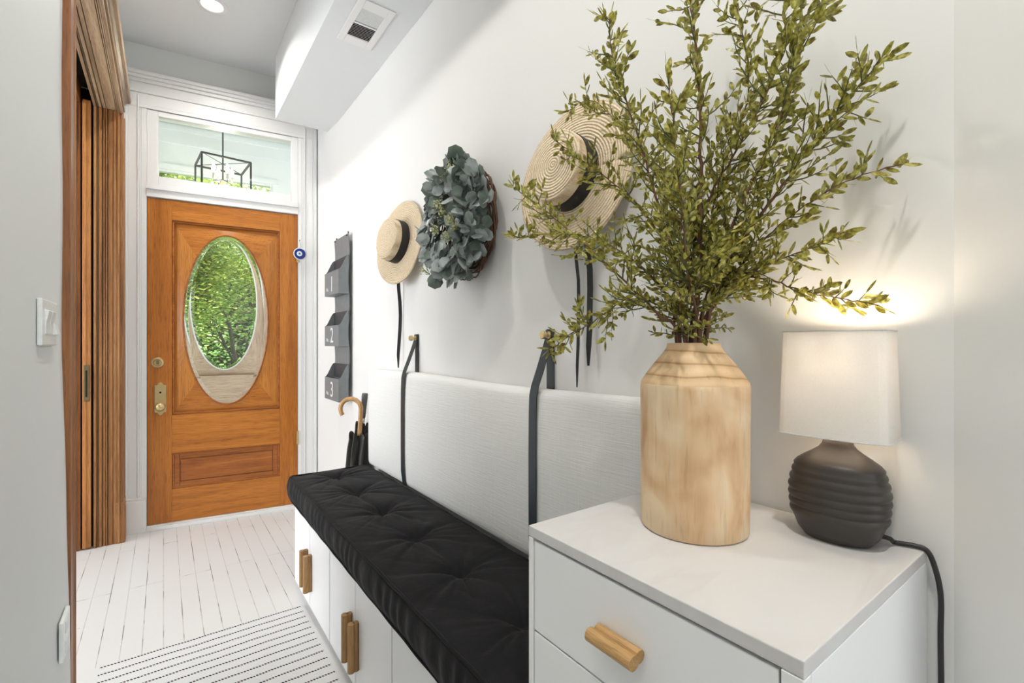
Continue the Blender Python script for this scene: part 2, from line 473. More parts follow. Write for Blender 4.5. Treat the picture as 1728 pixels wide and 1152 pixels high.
# ------------------------------------------------------------------ setting
CEIL = 3.05
TH = math.radians(7.5); DN = 3.7013
DLOC = (DN * math.sin(TH), DN * math.cos(TH), 0); DROT = (0, 0, -TH)
WX = 0.93


def dl(u, v_=0, z=0):  # door-wall local to world
    return Vector((u * math.cos(TH) + (DN + v_) * math.sin(TH), -u * math.sin(TH) + (DN + v_) * math.cos(TH), z))


fl = MB(); fl.box(-3.2, 2.9, -3.1, 3.9, -0.1, 0.0); struct(fl.build('floor', 'floor'))
ce = MB(); ce.box(-3.2, 2.9, -3.1, 3.84, CEIL, CEIL + 0.1); struct(ce.build('ceiling', 'ceil'))

# right wall: a long wall, a slight kink near the entry, and a turn beside the drawer cabinet
poly = [(WX, 0.172), (WX, 3.2), (0.893, 3.70), (1.1, 3.70), (1.1, -0.05), (0.85, -0.05)]
wr = MB(); wr.prism(poly, 'z', 0, CEIL); struct(wr.build('wall_right', 'wall'))
wr = MB(); wr.box(0.85, 2.8, -0.15, -0.05, 0, CEIL); struct(wr.build('wall_corner', 'wall'))
wr = MB(); wr.box(2.8, 2.9, -3.0, -0.05, 0, CEIL); struct(wr.build('wall_east', 'wall'))
# back wall with an unseen opening added to let daylight in
wb = MB(); wb.box(-3.1, 0.5, -3.1, -3.0, 0, CEIL); wb.box(1.5, 2.9, -3.1, -3.0, 0, CEIL); wb.box(0.5, 1.5, -3.1, -3.0, 0, 1.0); wb.box(0.5, 1.5, -3.1, -3.0, 2.2, CEIL)
struct(wb.build('wall_back', 'wall'))
# left wall: near stretch with the old plaster swelling at the doorway trim


def bulge(z):
    t = [(0, .017), (.25, .0165), (.45, .015), (.7, .009), (.965, .003), (1.15, 0), (9, 0)]
    for (a, b), (c_, d_) in zip(t, t[1:]):
        if z <= c_: return b + (d_ - b) * (z - a) / (c_ - a)
    return 0


LX = -0.235
wl = MB()


def wlf(i, j):
    z = j * CEIL; y = -3.0 + (1.865 + 3.0) * (i ** 0.5 if False else i)
    k = max(0, min(1, (y - 1.35) / 0.5)); k = k * k * (3 - 2 * k)
    return (LX + k * (bulge(z) + 0.0012 * math.sin(z * 9)), y, z)


g = wl.grid(wlf, 60, 60)
back = [[wl.v((LX - 0.16, -3.0 + 4.865 * i / 60, j * CEIL / 60)) for j in (0, 60)] for i in (0, 60)]
wl.f([g[60][j] for j in range(61)] + [back[1][1], back[1][0]])
wl.f([g[0][j] for j in range(61)][::-1] + [back[0][0], back[0][1]])
wl.f([g[i][60] for i in range(61)][::-1] + [back[0][1], back[1][1]])
wl.f([back[0][0], back[0][1], back[1][1], back[1][0]])
struct(wl.build('wall_left', 'wall_cool', smooth=False))
wl = MB(); wl.box(-0.50, LX, 1.865, 3.84, 2.70, CEIL); wl.box(-0.50, LX - 0.0, 3.66, 3.84, 0, 2.70); wl.box(-0.50, -0.40, 1.70, 1.865, 0, CEIL)
struct(wl.build('wall_left_doorway', 'wall'))
wl = MB(); wl.box(-3.2, -3.1, -3.0, 3.9, 0, CEIL); struct(wl.build('wall_side_room', 'wall'))
wl = MB(); wl.box(-3.1, -0.5, 3.72, 3.84, 0, CEIL); struct(wl.build('wall_side_room_end', 'wall'))

# door wall, with the door and transom opening
dw = MB()
dw.box(-0.95, -0.585, 0.02, 0.16, 0, CEIL); dw.box(0.305, 0.60, 0.02, 0.16, 0, CEIL); dw.box(-0.585, 0.305, 0.02, 0.16, 2.70, CEIL)
o = struct(dw.build('wall_front', 'wall_cool')); o.location = DLOC; o.rotation_euler = DROT
# boxed duct along the ceiling
sf = MB(); sf.box(0.588, WX - 0.0005, -0.05, 3.40, 2.64, CEIL - 0.0005)
struct(sf.build('ceiling_soffit', 'ceil'))

# doorway casing around the entry door (white)


def dstruct(mb, name, mat='trim', bev=0.003):
    o = mb.build(name, mat, bev=bev); o.location = DLOC; o.rotation_euler = DROT; return struct(o)


def profile_strip(mb, u0, u1, z0, z1, side):
    # upright casing with moulded profile; side=-1 left, +1 right (outer edge direction)
    w_ = u1 - u0
    st = [(0, .0, .15, .045), (0, .15, .22, .036), (0, .22, .62, .028), (0, .62, .70, .034), (0, .70, .90, .022), (0, .90, 1.0, .012)]
    for _, a, b, d in st:
        if side < 0: ua, ub = u0 + a * w_, u0 + b * w_
        else: ua, ub = u1 - b * w_, u1 - a * w_
        mb.box(ua, ub, 0.02 - d, 0.02, z0, z1)


t = MB(); profile_strip(t, -0.692, -0.575, 0.20, 2.72, -1); t.box(-0.700, -0.572, -0.034, 0.02, 0, 0.20); t.box(-0.697, -0.572, -0.028, 0.02, 0.20, 0.212)
dstruct(t, 'trim_1')
t = MB(); profile_strip(t, 0.297, 0.417, 0.20, 2.72, 1); t.box(0.294, 0.417, -0.034, 0.02, 0, 0.20)
dstruct(t, 'trim_2')
t = MB()
for z0, z1, d in ((2.645, 2.665, .030), (2.665, 2.735, .026), (2.735, 2.75, .034), (2.75, 2.80, .028), (2.80, 2.82, .042), (2.82, 2.838, .056), (2.838, 2.858, .07)):
    t.box(-0.692 - (d - .028), 0.417, 0.02 - d, 0.02, z0, z1)
dstruct(t, 'trim_3')
# jamb, transom bar, threshold
t = MB(); t.box(-0.60, -0.573, -0.005, 0.16, 0, 2.66); t.box(0.294, 0.318, -0.005, 0.16, 0, 2.66); t.box(-0.573, 0.294, -0.005, 0.16, 2.645, 2.66)
t.box(-0.573, 0.294, -0.012, 0.16, 2.095, 2.14); t.box(-0.573, 0.294, -0.026, 0.0, 2.14, 2.158); t.box(-0.573, 0.294, -0.014, 0.0, 2.158, 2.175)
dstruct(t, 'trim_4', bev=0.002)
t = MB(); t.box(-0.573, 0.294, -0.035, 0.16, 0, 0.022); t.box(-0.573, 0.294, -0.012, 0.12, 0.022, 0.028); dstruct(t, 'trim_5')

# transom sash
win = empty('window_1', DLOC, DROT); struct(win)
t = MB(); U0, U1, Z0, Z1 = -0.573, 0.294, 2.175, 2.645; u0, u1, z0, z1 = -0.515, 0.248, 2.232, 2.612
t.box(U0, u0, 0.0, 0.04, Z0, Z1); t.box(u1, U1, 0.0, 0.04, Z0, Z1); t.box(u0, u1, 0.0, 0.04, Z0, z0); t.box(u0, u1, 0.0, 0.04, z1, Z1)
t.build('window_frame', 'trim', win, bev=0.003)
t = MB(); t.box(u0 - .004, u1 + .004, 0.018, 0.022, z0 - .004, z1 + .004); t.build('window_pane', 'glass', win)

# ------------------------------------------------------------------ the entry door and its twin beyond the vestibule, paled as if brightly lit


def ellp(cu, cz, a, b, t_): return (cu + a * math.cos(t_), cz + b * math.sin(t_))


def oak_door(name, loc, rot, dz, mats, hardware, bright=False):
    mv, mh, ms, md_ = mats
    D = empty(name, loc, rot); struct(D)
    L, Rr, B, T = -0.570, 0.291, 0.03 + dz, 2.089 + dz
    pl, pr, pb, pt = -0.444, 0.176, 0.715 + dz, 1.962 + dz
    F, K = 0.0, 0.044
    for a, b in ((L, pl), (pr, Rr)): MB().box(a, b, F, K, B, T).build('stile', mv, D, bev=0.002)
    MB().box(pl, pr, F, K, pt, T).build('top_rail', mh, D, bev=0.002)
    MB().box(pl, pr, F, K, 0.468 + dz, pb).build('lock_rail', mh, D, bev=0.002)
    MB().box(pl, pr, F, K, B, 0.240 + dz).build('bottom_rail', mh, D, bev=0.002)
    # moulding round the panel
    mo = MB(); 
    for a, b, c_, d_ in ((pl, pl + .012, pb, pt), (pr - .012, pr, pb, pt), (pl, pr, pt - .012, pt), (pl, pr, pb, pb + .014)):
        mo.box(a, b, 0.006, K, c_, d_)
    mo.build('panel_moulding', md_, D, bev=0.003)
    # lower raised panel
    p = MB(); a, b, c_, d_ = pl, pr, 0.240 + dz, 0.468 + dz
    p.box(a, b, 0.018, K - .004, c_, d_)
    fr = 0.045
    p.box(a, a + .012, 0.006, 0.02, c_, d_); p.box(b - .012, b, 0.006, 0.02, c_, d_); p.box(a, b, 0.006, 0.02, d_ - .01, d_); p.box(a, b, 0.006, 0.02, c_, c_ + .01)
    p.box(a + fr, b - fr, 0.008, 0.02, c_ + fr, d_ - fr)
    for x0_, x1_, z0_, z1_ in ((a + .012, a + fr - .004, c_ + .010, d_ - .01), (b - fr + .004, b - .012, c_ + .010, d_ - .01), (a + fr - .004, b - fr + .004, c_ + .010, c_ + fr - .004), (a + fr - .004, b - fr + .004, d_ - fr + .004, d_ - .010)): p.box(x0_, x1_, 0.009, 0.02, z0_, z1_)
    p.build('lower_panel', md_, D, bev=0.003)
    # mitred oval panel in four pieces
    cu, cz, ea, eb = -0.140, 1.331 + dz, 0.245, 0.567
    Lp, Rp, Bp, Tp = pl + .010, pr - .010, pb + .012, pt - .010
    ang = [0.80, PI - 0.80, PI + 0.80, 2 * PI - 0.80]
    corners = [(Rp, Tp), (Lp, Tp), (Lp, Bp), (Rp, Bp)]
    for k, nm in enumerate(('panel_head', 'panel_side', 'panel_foot', 'panel_side')):
        a0, a1 = ang[k], ang[(k + 1) % 4]
        if a1 < a0: a1 += 2 * PI
        c0, c1 = corners[k], corners[(k + 1) % 4]; n = 24; q = MB()
        rows = []
        for i in range(n + 1):
            s_ = i / n; e_ = ellp(cu, cz, ea, eb, a0 + (a1 - a0) * s_)
            oo = (c0[0] + (c1[0] - c0[0]) * s_, c0[1] + (c1[1] - c0[1]) * s_)
            rows.append([q.v((e_[0], 0.008, e_[1])), q.v((oo[0], 0.026, oo[1])), q.v((oo[0], 0.036, oo[1])), q.v((e_[0], 0.036, e_[1]))])
        for r0, r1 in zip(rows, rows[1:]):
            for j in range(4): q.f((r0[j], r0[(j + 1) % 4], r1[(j + 1) % 4], r1[j]))
        q.f(rows[0]); q.f(rows[-1][::-1])
        q.build(nm, mh if k in (0, 2) else ms, D)
    # bead round the glass
    q = MB(); N = 96
    pts = [(ellp(cu, cz, ea - .001, eb - .001, 2 * PI * i / N)[0], 0.008, ellp(cu, cz, ea - .001, eb - .001, 2 * PI * i / N)[1]) for i in range(N + 1)]
    q.tube(pts, 0.0055, 8, cap=False); q.build('glass_bead', md_ if not bright else 'trim', D, smooth=True)  # white bead on the outer door paints in its bright bevel glint
    # pane and its bevelled border
    q = MB(); ce_ = q.v((cu, 0.020, cz)); r1 = [q.v((ellp(cu, cz, ea - .026, eb - .026, 2 * PI * i / N)[0], 0.020, ellp(cu, cz, ea - .026, eb - .026, 2 * PI * i / N)[1])) for i in range(N)]
    for i in range(N): q.f((ce_, r1[i], r1[(i + 1) % N]))
    gl = q.build('oval_pane', 'glass', D)
    q = MB(); rr = []
    for i in range(N):
        t_ = 2 * PI * i / N; A = ellp(cu, cz, ea, eb, t_); Bq = ellp(cu, cz, ea - .027, eb - .027, t_)
        rr.append([q.v((A[0], 0.019, A[1])), q.v((Bq[0], 0.0165, Bq[1])), q.v((Bq[0], 0.0235, Bq[1])), q.v((A[0], 0.021, A[1]))])
    for i in range(N):
        for j in range(4): q.f((rr[i][j], rr[i][(j + 1) % 4], rr[(i + 1) % N][(j + 1) % 4], rr[(i + 1) % N][j]))
    q.build('bevelled_border', 'bevel', gl)
    if hardware:
        # lock plate with knob, deadlock rose, hinges
        x0 = -0.503; zc = 0.822; hh = 0.098; ww = 0.031
        pp = [(-ww, -hh + .012), (-ww * .5, -hh + .010), (-ww * .35, -hh), (0, -hh - .008), (ww * .35, -hh), (ww * .5, -hh + .010), (ww, -hh + .012)]
        pp = pp + [(-u_, -z_) for u_, z_ in pp]
        pl_ = MB().prism([(x0 + a, zc + b) for a, b in pp], 'y', -0.006, 0.0).build('lock_plate', 'brass', D, bev=0.002)
        rot_ = Matrix.Rotation(PI / 2, 4, 'X')
        MB().lathe([(0, 0.060), (.015, .059), (.025, .052), (.028, .043), (.024, .034), (.012, .028), (.009, .012), (.018, .004), (.018, 0)], n=28, M=Matrix.Translation((x0 + .003, 0, .775)) @ rot_).build('door_knob', 'brass', pl_, smooth=True)
        MB().lathe([(0, .009), (.006, .009), (.006, 0)], n=16, M=Matrix.Translation((x0, 0, .862)) @ rot_).build('keyhole', 'void', pl_)  # black stub stands in for the dark of the hole
        ro = MB().lathe([(0.0, .007), (.018, .007), (.022, .012), (.030, .011), (.034, .006), (.034, 0)], n=32, M=Matrix.Translation((-.517, 0, 1.052)) @ rot_).build('deadlock_rose', 'brass', D, smooth=False)
        MB().box(-.524, -.510, -.014, -.004, 1.040, 1.066).build('keyhole_cover', 'darkbrass', ro, bev=0.002)
        for zz in (0.50, 1.80):
            h = MB(); h.tube([(0.2935, -0.008, zz - .05), (0.2935, -0.008, zz + .05)], .0055, 12); h.box(0.283, 0.298, -0.004, 0.0, zz - .045, zz + .045)
            h.build('hinge', 'brass', D)
    return D


door = oak_door('door_1', DLOC, DROT, 0.0, ('oak_v', 'oak_h', 'oak_side', 'oak_dark'), True)
off = 1.02
L2 = dl(-0.060, off, 0); outer = oak_door('door_2', L2, DROT, 0.185, ('pale_v', 'pale_h', 'pale_v', 'pale_d'), False, True)

# vestibule shell
VW = NT('vestibule_paint')
MAT['vest'] = paint('vestibule_white', (0.82, 0.84, 0.84, 1), 0.6, 0.05, 40)


def vstruct(mb, name, mat='vest', bev=0):
    o = mb.build(name, mat, bev=bev); o.location = DLOC; o.rotation_euler = DROT; return struct(o)


vstruct(MB().box(-1.1, 1.0, 0.16, 2.2, -0.1, 0.0), 'floor_vestibule', 'trim')
vstruct(MB().box(-1.1, 1.0, 0.16, 1.06, 0.0, 0.20).box(-1.1, 1.0, 1.06, 2.2, 0.0, .1), 'floor_step', 'trim')
vstruct(MB().box(-1.2, 1.1, 0.16, 1.30, CEIL, CEIL + 0.1), 'ceiling_vestibule')
# outer front wall with door opening, transom light, and side panes
t = MB(); t.box(-1.1, -0.645, off - .01, off + .06, 0, 2.36); t.box(0.222, 1.0, off - .01, off + .06, 0, 2.36); t.box(-1.1, -0.76, off - .01, off + .06, 2.36, CEIL); t.box(0.17, 1.0, off - .01, off + .06, 2.36, CEIL)
t.box(-0.76, 0.17, off - .01, off + .06, 2.585, CEIL); t.box(-0.645, 0.222, off - .012, off + .06, 2.278, 2.36)
vstruct(t, 'wall_outer')
t = MB(); t.box(-1.0, 0.95, off - .06, off - .01, 2.90, 2.94); t.box(-1.0, 0.95, off - .035, off - .01, 2.80, 2.90); t.box(-0.80, 0.21, off - .03, off - .01, 2.585, 2.63)
vstruct(t, 'trim_6')
win2 = empty('window_2', DLOC, DROT); struct(win2)
MB().box(-0.76, 0.17, off + .02, off + .024, 2.36, 2.585).build('window_pane', 'glass', win2)
t = MB(); t.box(-0.76, -0.74, off, off + .045, 2.36, 2.585); t.box(0.15, 0.17, off, off + .045, 2.36, 2.585); t.box(-0.74, 0.15, off, off + .045, 2.57, 2.585); t.box(-0.74, 0.15, off, off + .045, 2.36, 2.38)
t.build('window_frame', 'trim', win2)
# vestibule side walls with large unseen openings added to let daylight in
for k, (ux, n_) in enumerate(((-1.1, 'wall_vestibule_left'), (0.93, 'wall_vestibule_right'))):
    t = MB(); t.box(ux, ux + .07, 0.16, off, 0, 0.5); t.box(ux, ux + .07, 0.16, off, 2.75, CEIL); t.box(ux, ux + .07, 0.16, 0.26, 0.5, 2.75); t.box(ux, ux + .07, off - .1, off, 0.5, 2.75)
    vstruct(t, n_)

# lantern pendant hanging in the vestibule
def at_z(px, py, Z):
    d = _fw + _rt * ((px - 864) / FPX) + Vector((0, 0, (580 - py) / FPX)); t = (Z - CAMH) / d.z
    return Vector((d.x * t, d.y * t, Z))


pc = (at_z(338, 256, 2.57) + at_z(422, 274, 2.57) + at_z(405, 293, 2.57) + at_z(327, 280, 2.57)) / 4
pend = empty('lantern_pendant', (.372, 4.30, 2.57), (0, 0, .07), 'dark metal open box lantern hanging behind the transom window', 'pendant light')
ww, dd, hh = 0.16, 0.17, 0.42
fr = MB(); q = 0.006
for x in (-ww, ww):
    for y in (-dd, dd): fr.box(x - q, x + q, y - q, y + q, -hh, 0)
for z in (0, -hh):
    for y in (-dd, dd): fr.box(-ww, ww, y - q, y + q, z - q, z + q)
    for x in (-ww, ww): fr.box(x - q, x + q, -dd, dd, z - q, z + q)
fr.build('lantern_frame', 'bronze', pend)
br_ = MB()
for x in (-ww, ww):
    for y in (-dd, dd): br_.tube([(x, y, 0), (0, 0, 0.0)], 0.003, 6)
br_.build('top_braces', 'bronze', pend)
MB().tube([(0, 0, CEIL - 2.57), (0, 0, -.12)], 0.0055, 8).lathe([(0.055, CEIL - 2.585), (0.06, CEIL - 2.571)], n=20).build('hanging_rod', 'bronze', pend)
arm = MB()
BP = [(.065, .02), (-.065, -.02), (.02, -.06), (-.02, .06)]
for x, y in BP: arm.tube([(0, 0, -.12), (x, y, -.15), (x, y, -.12)], 0.004, 6)
arm.build('candle_arms', 'bronze', pend)
for x, y in BP:
    cnd = MB().tube([(x, y, -.13), (x, y, -.085)], .009, 10).build('candle_sleeve', 'bulbgrip', pend, smooth=True)
    MB().lathe([(0.006, -.085), (.013, -.065), (.015, -.05), (.010, -.028), (.004, -.008), (0, -.002)], (x, y, 0), 14).build('bulb', 'bulb', cnd, smooth=True)
pld = bpy.data.lights.new('lantern_glow', 'POINT'); pld.energy = 4; pld.shadow_soft_size = 0.05; pld.color = (1, .9, .75)
plo = bpy.data.objects.new('lantern_glow', pld); C.objects.link(plo); plo.parent = pend; plo.location = (0, 0, -0.22)

# ------------------------------------------------------------------ cased pocket-door opening at left
JT = 2.535
t = MB()   # far jamb (hall side), stepped mouldings
t.box(-0.322, -0.206, 3.612, 3.66, 0, JT + .1)
for a, b, y in ((-.322, -.309, 3.590), (-.3065, -.3015, 3.598), (-.299, -.286, 3.594), (-.2835, -.270, 3.600), (-.2675, -.2625, 3.592), (-.260, -.238, 3.600), (-.2355, -.219, 3.600), (-.2165, -.206, 3.590)):
    t.box(a, b, y, 3.615, 0, JT)
struct(t.build('trim_7', 'trimwood', bev=0.003))
struct(MB().box(-.500, -.378, 3.600, 3.66, 0, JT + .1).box(-.41, -.395, 3.592, 3.61, 0, JT).build('trim_8', 'trimdark', bev=0.003))
struct(MB().box(-.378, -.322, 3.64, 3.66, 0, JT + .1).build('trim_9', 'void'))  # black backing paints in the shade deep in the pocket slot
# pocket door, slid back in its slot: only its leading edge shows
pd = empty('door_3', (0, 0, 0)); struct(pd)
MB().box(-.370, -.333, 3.588, 3.639, 0.01, JT + .02).box(-.363, -.352, 3.583, 3.60, 0.01, JT).build('door_edge', 'pocket', pd, bev=0.003)
pu = MB().box(-.364, -.339, 3.576, 3.590, .845, 1.050).build('edge_pull', 'darkbrass', pd, bev=0.002)
MB().box(-.355, -.347, 3.575, 3.582, .87, 1.02).build('pull_shade_block', 'void', pu)  # black block imitates the shade of the finger recess
# hall-side casing of the far jamb, with plinth
t = MB(); t.box(-.235, -.196, 3.602, 3.73, 0, JT); t.box(-.235, -.190, 3.606, 3.64, 0, JT); t.box(-.235, -.188, 3.69, 3.73, 0, JT); t.box(-.235, -.186, 3.598, 3.735, 0, .24); t.box(-.225, -.182, 3.596, 3.7, 0.0, .22)
struct(t.build('trim_10', 'trimwood', bev=0.004))
# near casing
t = MB(); t.box(-.40, -.217, 1.865, 1.965, 0, JT + .2); t.box(-.23, -.2165, 1.8665, 1.873, 0, JT + .2)
struct(t.build('trim_11', 'trimdark', bev=0.004))
struct(MB().box(-.232, -.2150, 1.925, 1.932, 0, JT + .2).box(-.232, -.2150, 1.950, 1.958, 0, JT + .2).build('trim_12', 'trimwood', bev=0.002))
# head: underside boards, slot, hall-side architrave and cap
t = MB(); Y0, Y1 = 1.965, 3.62
t.box(-.322, -.206, Y0, Y1, JT + .012, 2.70)
for a, b, d in ((-.322, -.309, .008), (-.3065, -.3015, .0), (-.299, -.286, .004), (-.2835, -.2675, .0), (-.265, -.222, .0), (-.2195, -.2145, .004), (-.212, -.206, .010)): t.box(a, b, Y0, Y1, JT - d, JT + .014)
struct(t.build('trim_13', 'trimwood_y', bev=0.003))
struct(MB().box(-.50, -.378, Y0, Y1, JT, 2.70).box(-.41, -.395, Y0, Y1, JT - .01, JT + .01).build('trim_14', 'trimdark', bev=0.003))
struct(MB().box(-.378, -.322, Y0, Y1, JT + .1, 2.70).build('trim_15', 'void'))  # black strip stands for the shade up inside the head slot
t = MB(); YA = 1.865
t.box(-.2055, -.202, YA, 3.735, JT - .009, 2.64); t.box(-.2055, -.193, YA, 3.735, JT - .0105, JT + .008); t.box(-.235, -.197, YA, 3.735, JT + .014, JT + .024); t.box(-.235, -.189, YA, 3.735, JT + .050, JT + .066)
pr_ = [(-.235, 2.628), (-.192, 2.628), (-.188, 2.640), (-.178, 2.648), (-.164, 2.652), (-.160, 2.668), (-.164, 2.690), (-.175, 2.700), (-.235, 2.72)]
t.prism(pr_, 'y', YA - .02, 3.75)
struct(t.build('trim_16', 'trimwood_y', bev=0.002))

# ------------------------------------------------------------------ switch, outlet, ceiling light, vent
def wallplate(name, y0, y1, z0, z1, kind, label, cat):
    E_ = empty(name, (LX, (y0 + y1) / 2, (z0 + z1) / 2), (0, 0, 0), label, cat)
    hw, hh = (y1 - y0) / 2, (z1 - z0) / 2
    MB().box(0.0005, .010, -hw, hw, -hh, hh).build('plate', 'plastic', E_, bev=0.003)
    if kind == 'switch':
        n = 3; w1 = hw * 1.45 / n
        MB().box(.009, .0108, -hw * .74, hw * .74, -hh * .56, hh * .56).build('switch_bezel', 'white', E_, bev=0.001)
        for k in range(n):
            yc = (k - 1) * w1; up = k == 2
            pf = [(.010, -hh * .52), (.0195 if up else .012, -hh * .50), (.013, 0), (.012 if up else .018, hh * .50), (.010, hh * .52)]
            MB().prism(pf, 'y', yc - w1 * .45, yc + w1 * .45).build('rocker', 'plastic', E_, bev=0.001)
    else:
        for zc in (-.5, .5):
            MB().box(.009, .012, -hw * .5, hw * .5, hh * (zc - .3), hh * (zc + .3)).build('socket', 'white', E_, bev=0.002)
    return E_


wallplate('light_switch', 1.518, 1.715, 1.166, 1.276, 'switch', 'white triple rocker light switch plate on the left wall', 'light switch')
o = wallplate('wall_outlet', 1.690, 1.800, 0.335, 0.440, 'outlet', 'white electrical outlet plate low on the left wall by the wood trim', 'outlet')
o.location.x = LX + bulge(.4) * .92

lp = at_z(358, 8, CEIL)
for i, (x, y) in enumerate(((lp.x, lp.y), (0.17, 1.25), (0.17, -0.05))):
    E_ = empty('recessed_light', (x, y, CEIL), (0, 0, 0), ['round recessed ceiling light nearest the front door, lit', 'second lit recessed ceiling light, out of frame above the bench', 'lit recessed ceiling light above the photographer'][i], 'ceiling light', 'recessed lights')
    MB().lathe([(.052, -.0005), (.052, -.004), (.056, -.007), (.072, -.006), (.075, -.001), (.075, -.0003)], n=40).build('trim_ring', 'trim', E_, smooth=True)
    MB().lathe([(.053, -.001), (.053, -.003), (0, -.0035)], n=32).build('lens', 'lens', E_)
    area('downlight', (0, 0, -.009), (0, 0, 0), .10, .10, DOWNLIGHT_W[i], (1.0, .96, .90), E_, 'DISK', 2.5)

ve = empty('air_vent', (.750, 2.155, 2.6395), (0, 0, 0), 'white louvred air vent on the underside of the ceiling duct', 'vent')
t = MB(); X, Y = .082, .165; ix, iy = .052, .108
t.box(-X, -ix, -Y, Y, -.006, 0); t.box(ix, X, -Y, Y, -.006, 0); t.box(-ix, ix, -Y, -iy, -.006, 0); t.box(-ix, ix, iy, Y, -.006, 0); t.box(-ix, ix, -.006, .006, -.006, 0)
t.build('vent_frame', 'trim', ve, bev=0.002)
MB().box(-ix, ix, -iy, iy, -.0005, 0).build('vent_shade_backing', 'void', ve)  # black sheet stands in for the shade behind the louvres
for k in range(20):
    yc = -iy + (k + .5) * (2 * iy / 20)
    if abs(yc) < .008: continue
    a = .0042; s_ = -1 if yc < 0 else 1
    MB().prism([(yc - a, -.001), (yc - a + .0012, -.0005), (yc + a, -.0052 if s_ < 0 else -.001), (yc + a - .0012, -.006 if s_ < 0 else -.002)] if s_ < 0 else [(yc - a, -.0062), (yc - a + .0015, -.0055), (yc + a + .002, -.0008), (yc + a, -.0014)], 'x', -ix, ix).build('louvre', 'plastic', ve)

# ------------------------------------------------------------------ rug
rg = MB()


def rugf(i, j):
    x = -.352 + .704 * i; y = -1.55 + 1.55 * 2 * j
    return (x, y, .006 + .0012 * noise.noise(Vector((x * 6, y * 6, 0))))


g = rg.grid(rugf, 24, 100)
bq = MB()
rg.box(-.352, .352, -1.55, 1.55, 0.0008, .0055)
o = rg.build('striped_rug', 'rug'); o.location = (.152, .70, 0)
tag(o, 'long white runner rug with thin black dashed stripes on the floor', 'rug')

# ------------------------------------------------------------------ bench cabinets
BX = 0.51
for i, (y0, y1, yc) in enumerate(((1.866, 2.460, 2.168), (1.255, 1.864, 1.563), (0.644, 1.253, 0.95))):
    E_ = empty('bench_cabinet', (0, 0, 0), (0, 0, 0), ['white two-door bench cabinet nearest the front door', 'white two-door bench cabinet in the middle of the bench', 'white bench cabinet beside the drawer cabinet, mostly under the black cushion'][i], 'cabinet', 'low cabinets under the bench cushion')
    MB().box(BX + .0205, WX - .075, y0, y1, .0, .418).box(BX + .035, WX - .08, y0 + .01, y1 - .01, 0, .03).build('cabinet_body', 'cab', E_, bev=0.002)
    sp = yc
    for k, (a, b) in enumerate(((y0 + .003, sp - .0025), (sp + .0025, y1 - .003))):
        dr = MB().box(BX, BX + .0195, a, b, .032, .416).build('door', 'cab', E_, bev=0.0015)
        hy = (sp - .030) if k == 0 else (sp + .036)
        hz0, hz1 = .112, .268
        hm = MB(); hm.tube([(BX - .008, hy, hz0), (BX - .008, hy, hz1)], .0095, 16); hm.tube([(BX - .0235, hy, hz0), (BX - .0235, hy, hz1)], .0115, 18)
        hm.build('handle', 'handle', dr)
# seat cushion
CX0, CX1, CY0, CY1, CZ0, CZ1 = .492, .868, .645, 2.478, .4185, .528
tufts = [(.675, y) for y in (2.335, 2.04, 1.745, 1.45, 1.155, .86)]


def cush(x, y, z):  # x,y,z in [-1,1] cube surface -> cushion surface
    hx, hy, hz = (CX1 - CX0) / 2, (CY1 - CY0) / 2, (CZ1 - CZ0) / 2
    X, Y, Z = x * hx, y * hy, z * hz
    ex = 1 - abs(x) ** 8; ey = 1 - abs(y) ** 24
    if z > .99:
        Z += .010 * (1 - x * x) * (1 - abs(y) ** 10)
        wx, wy = X + (CX0 + CX1) / 2, Y + (CY0 + CY1) / 2
        for k, (tx, ty) in enumerate(tufts):
            dx_, dy_ = wx - tx, wy - ty; r = math.hypot(dx_, dy_)
            if r < .30:
                a = math.atan2(dy_, dx_)
                Z -= .030 * math.exp(-(r / .035) ** 1.2)
                cr = max(0, math.sin(a * 7 + k * 2.1 + 1.5 * math.sin(a * 2 + k))) ** 3 + .6 * max(0, math.sin(a * 11 - k + 2 * math.sin(a * 3))) ** 4
                Z -= .0110 * cr * math.exp(-(r / .13)) * min(1, r / .02) * ex
        Z += .0035 * noise.noise(Vector((wx * 14, wy * 9, 1))) * ex
    elif z > -.99:
        # side walls: bulge and gathered wrinkles
        b = (1 - z * z)
        s_ = Y if abs(x) > .99 else X
        wr_ = .0022 * math.sin(s_ * 95 + 2.5 * math.sin(s_ * 17)) * b + .0018 * noise.noise(Vector((s_ * 60, z * 2, 3))) * b
        bb = .012 * b + wr_
        if abs(x) > .99: X += math.copysign(bb if x < 0 else bb * .3, x)
        if abs(y) > .99: Y += math.copysign(bb, y)
    if abs(x) > .99: X += .002 * math.sin(Y * 11) * (1 if x < 0 else 0)
    return Vector((X + (CX0 + CX1) / 2, Y + (CY0 + CY1) / 2, Z + (CZ0 + CZ1) / 2))


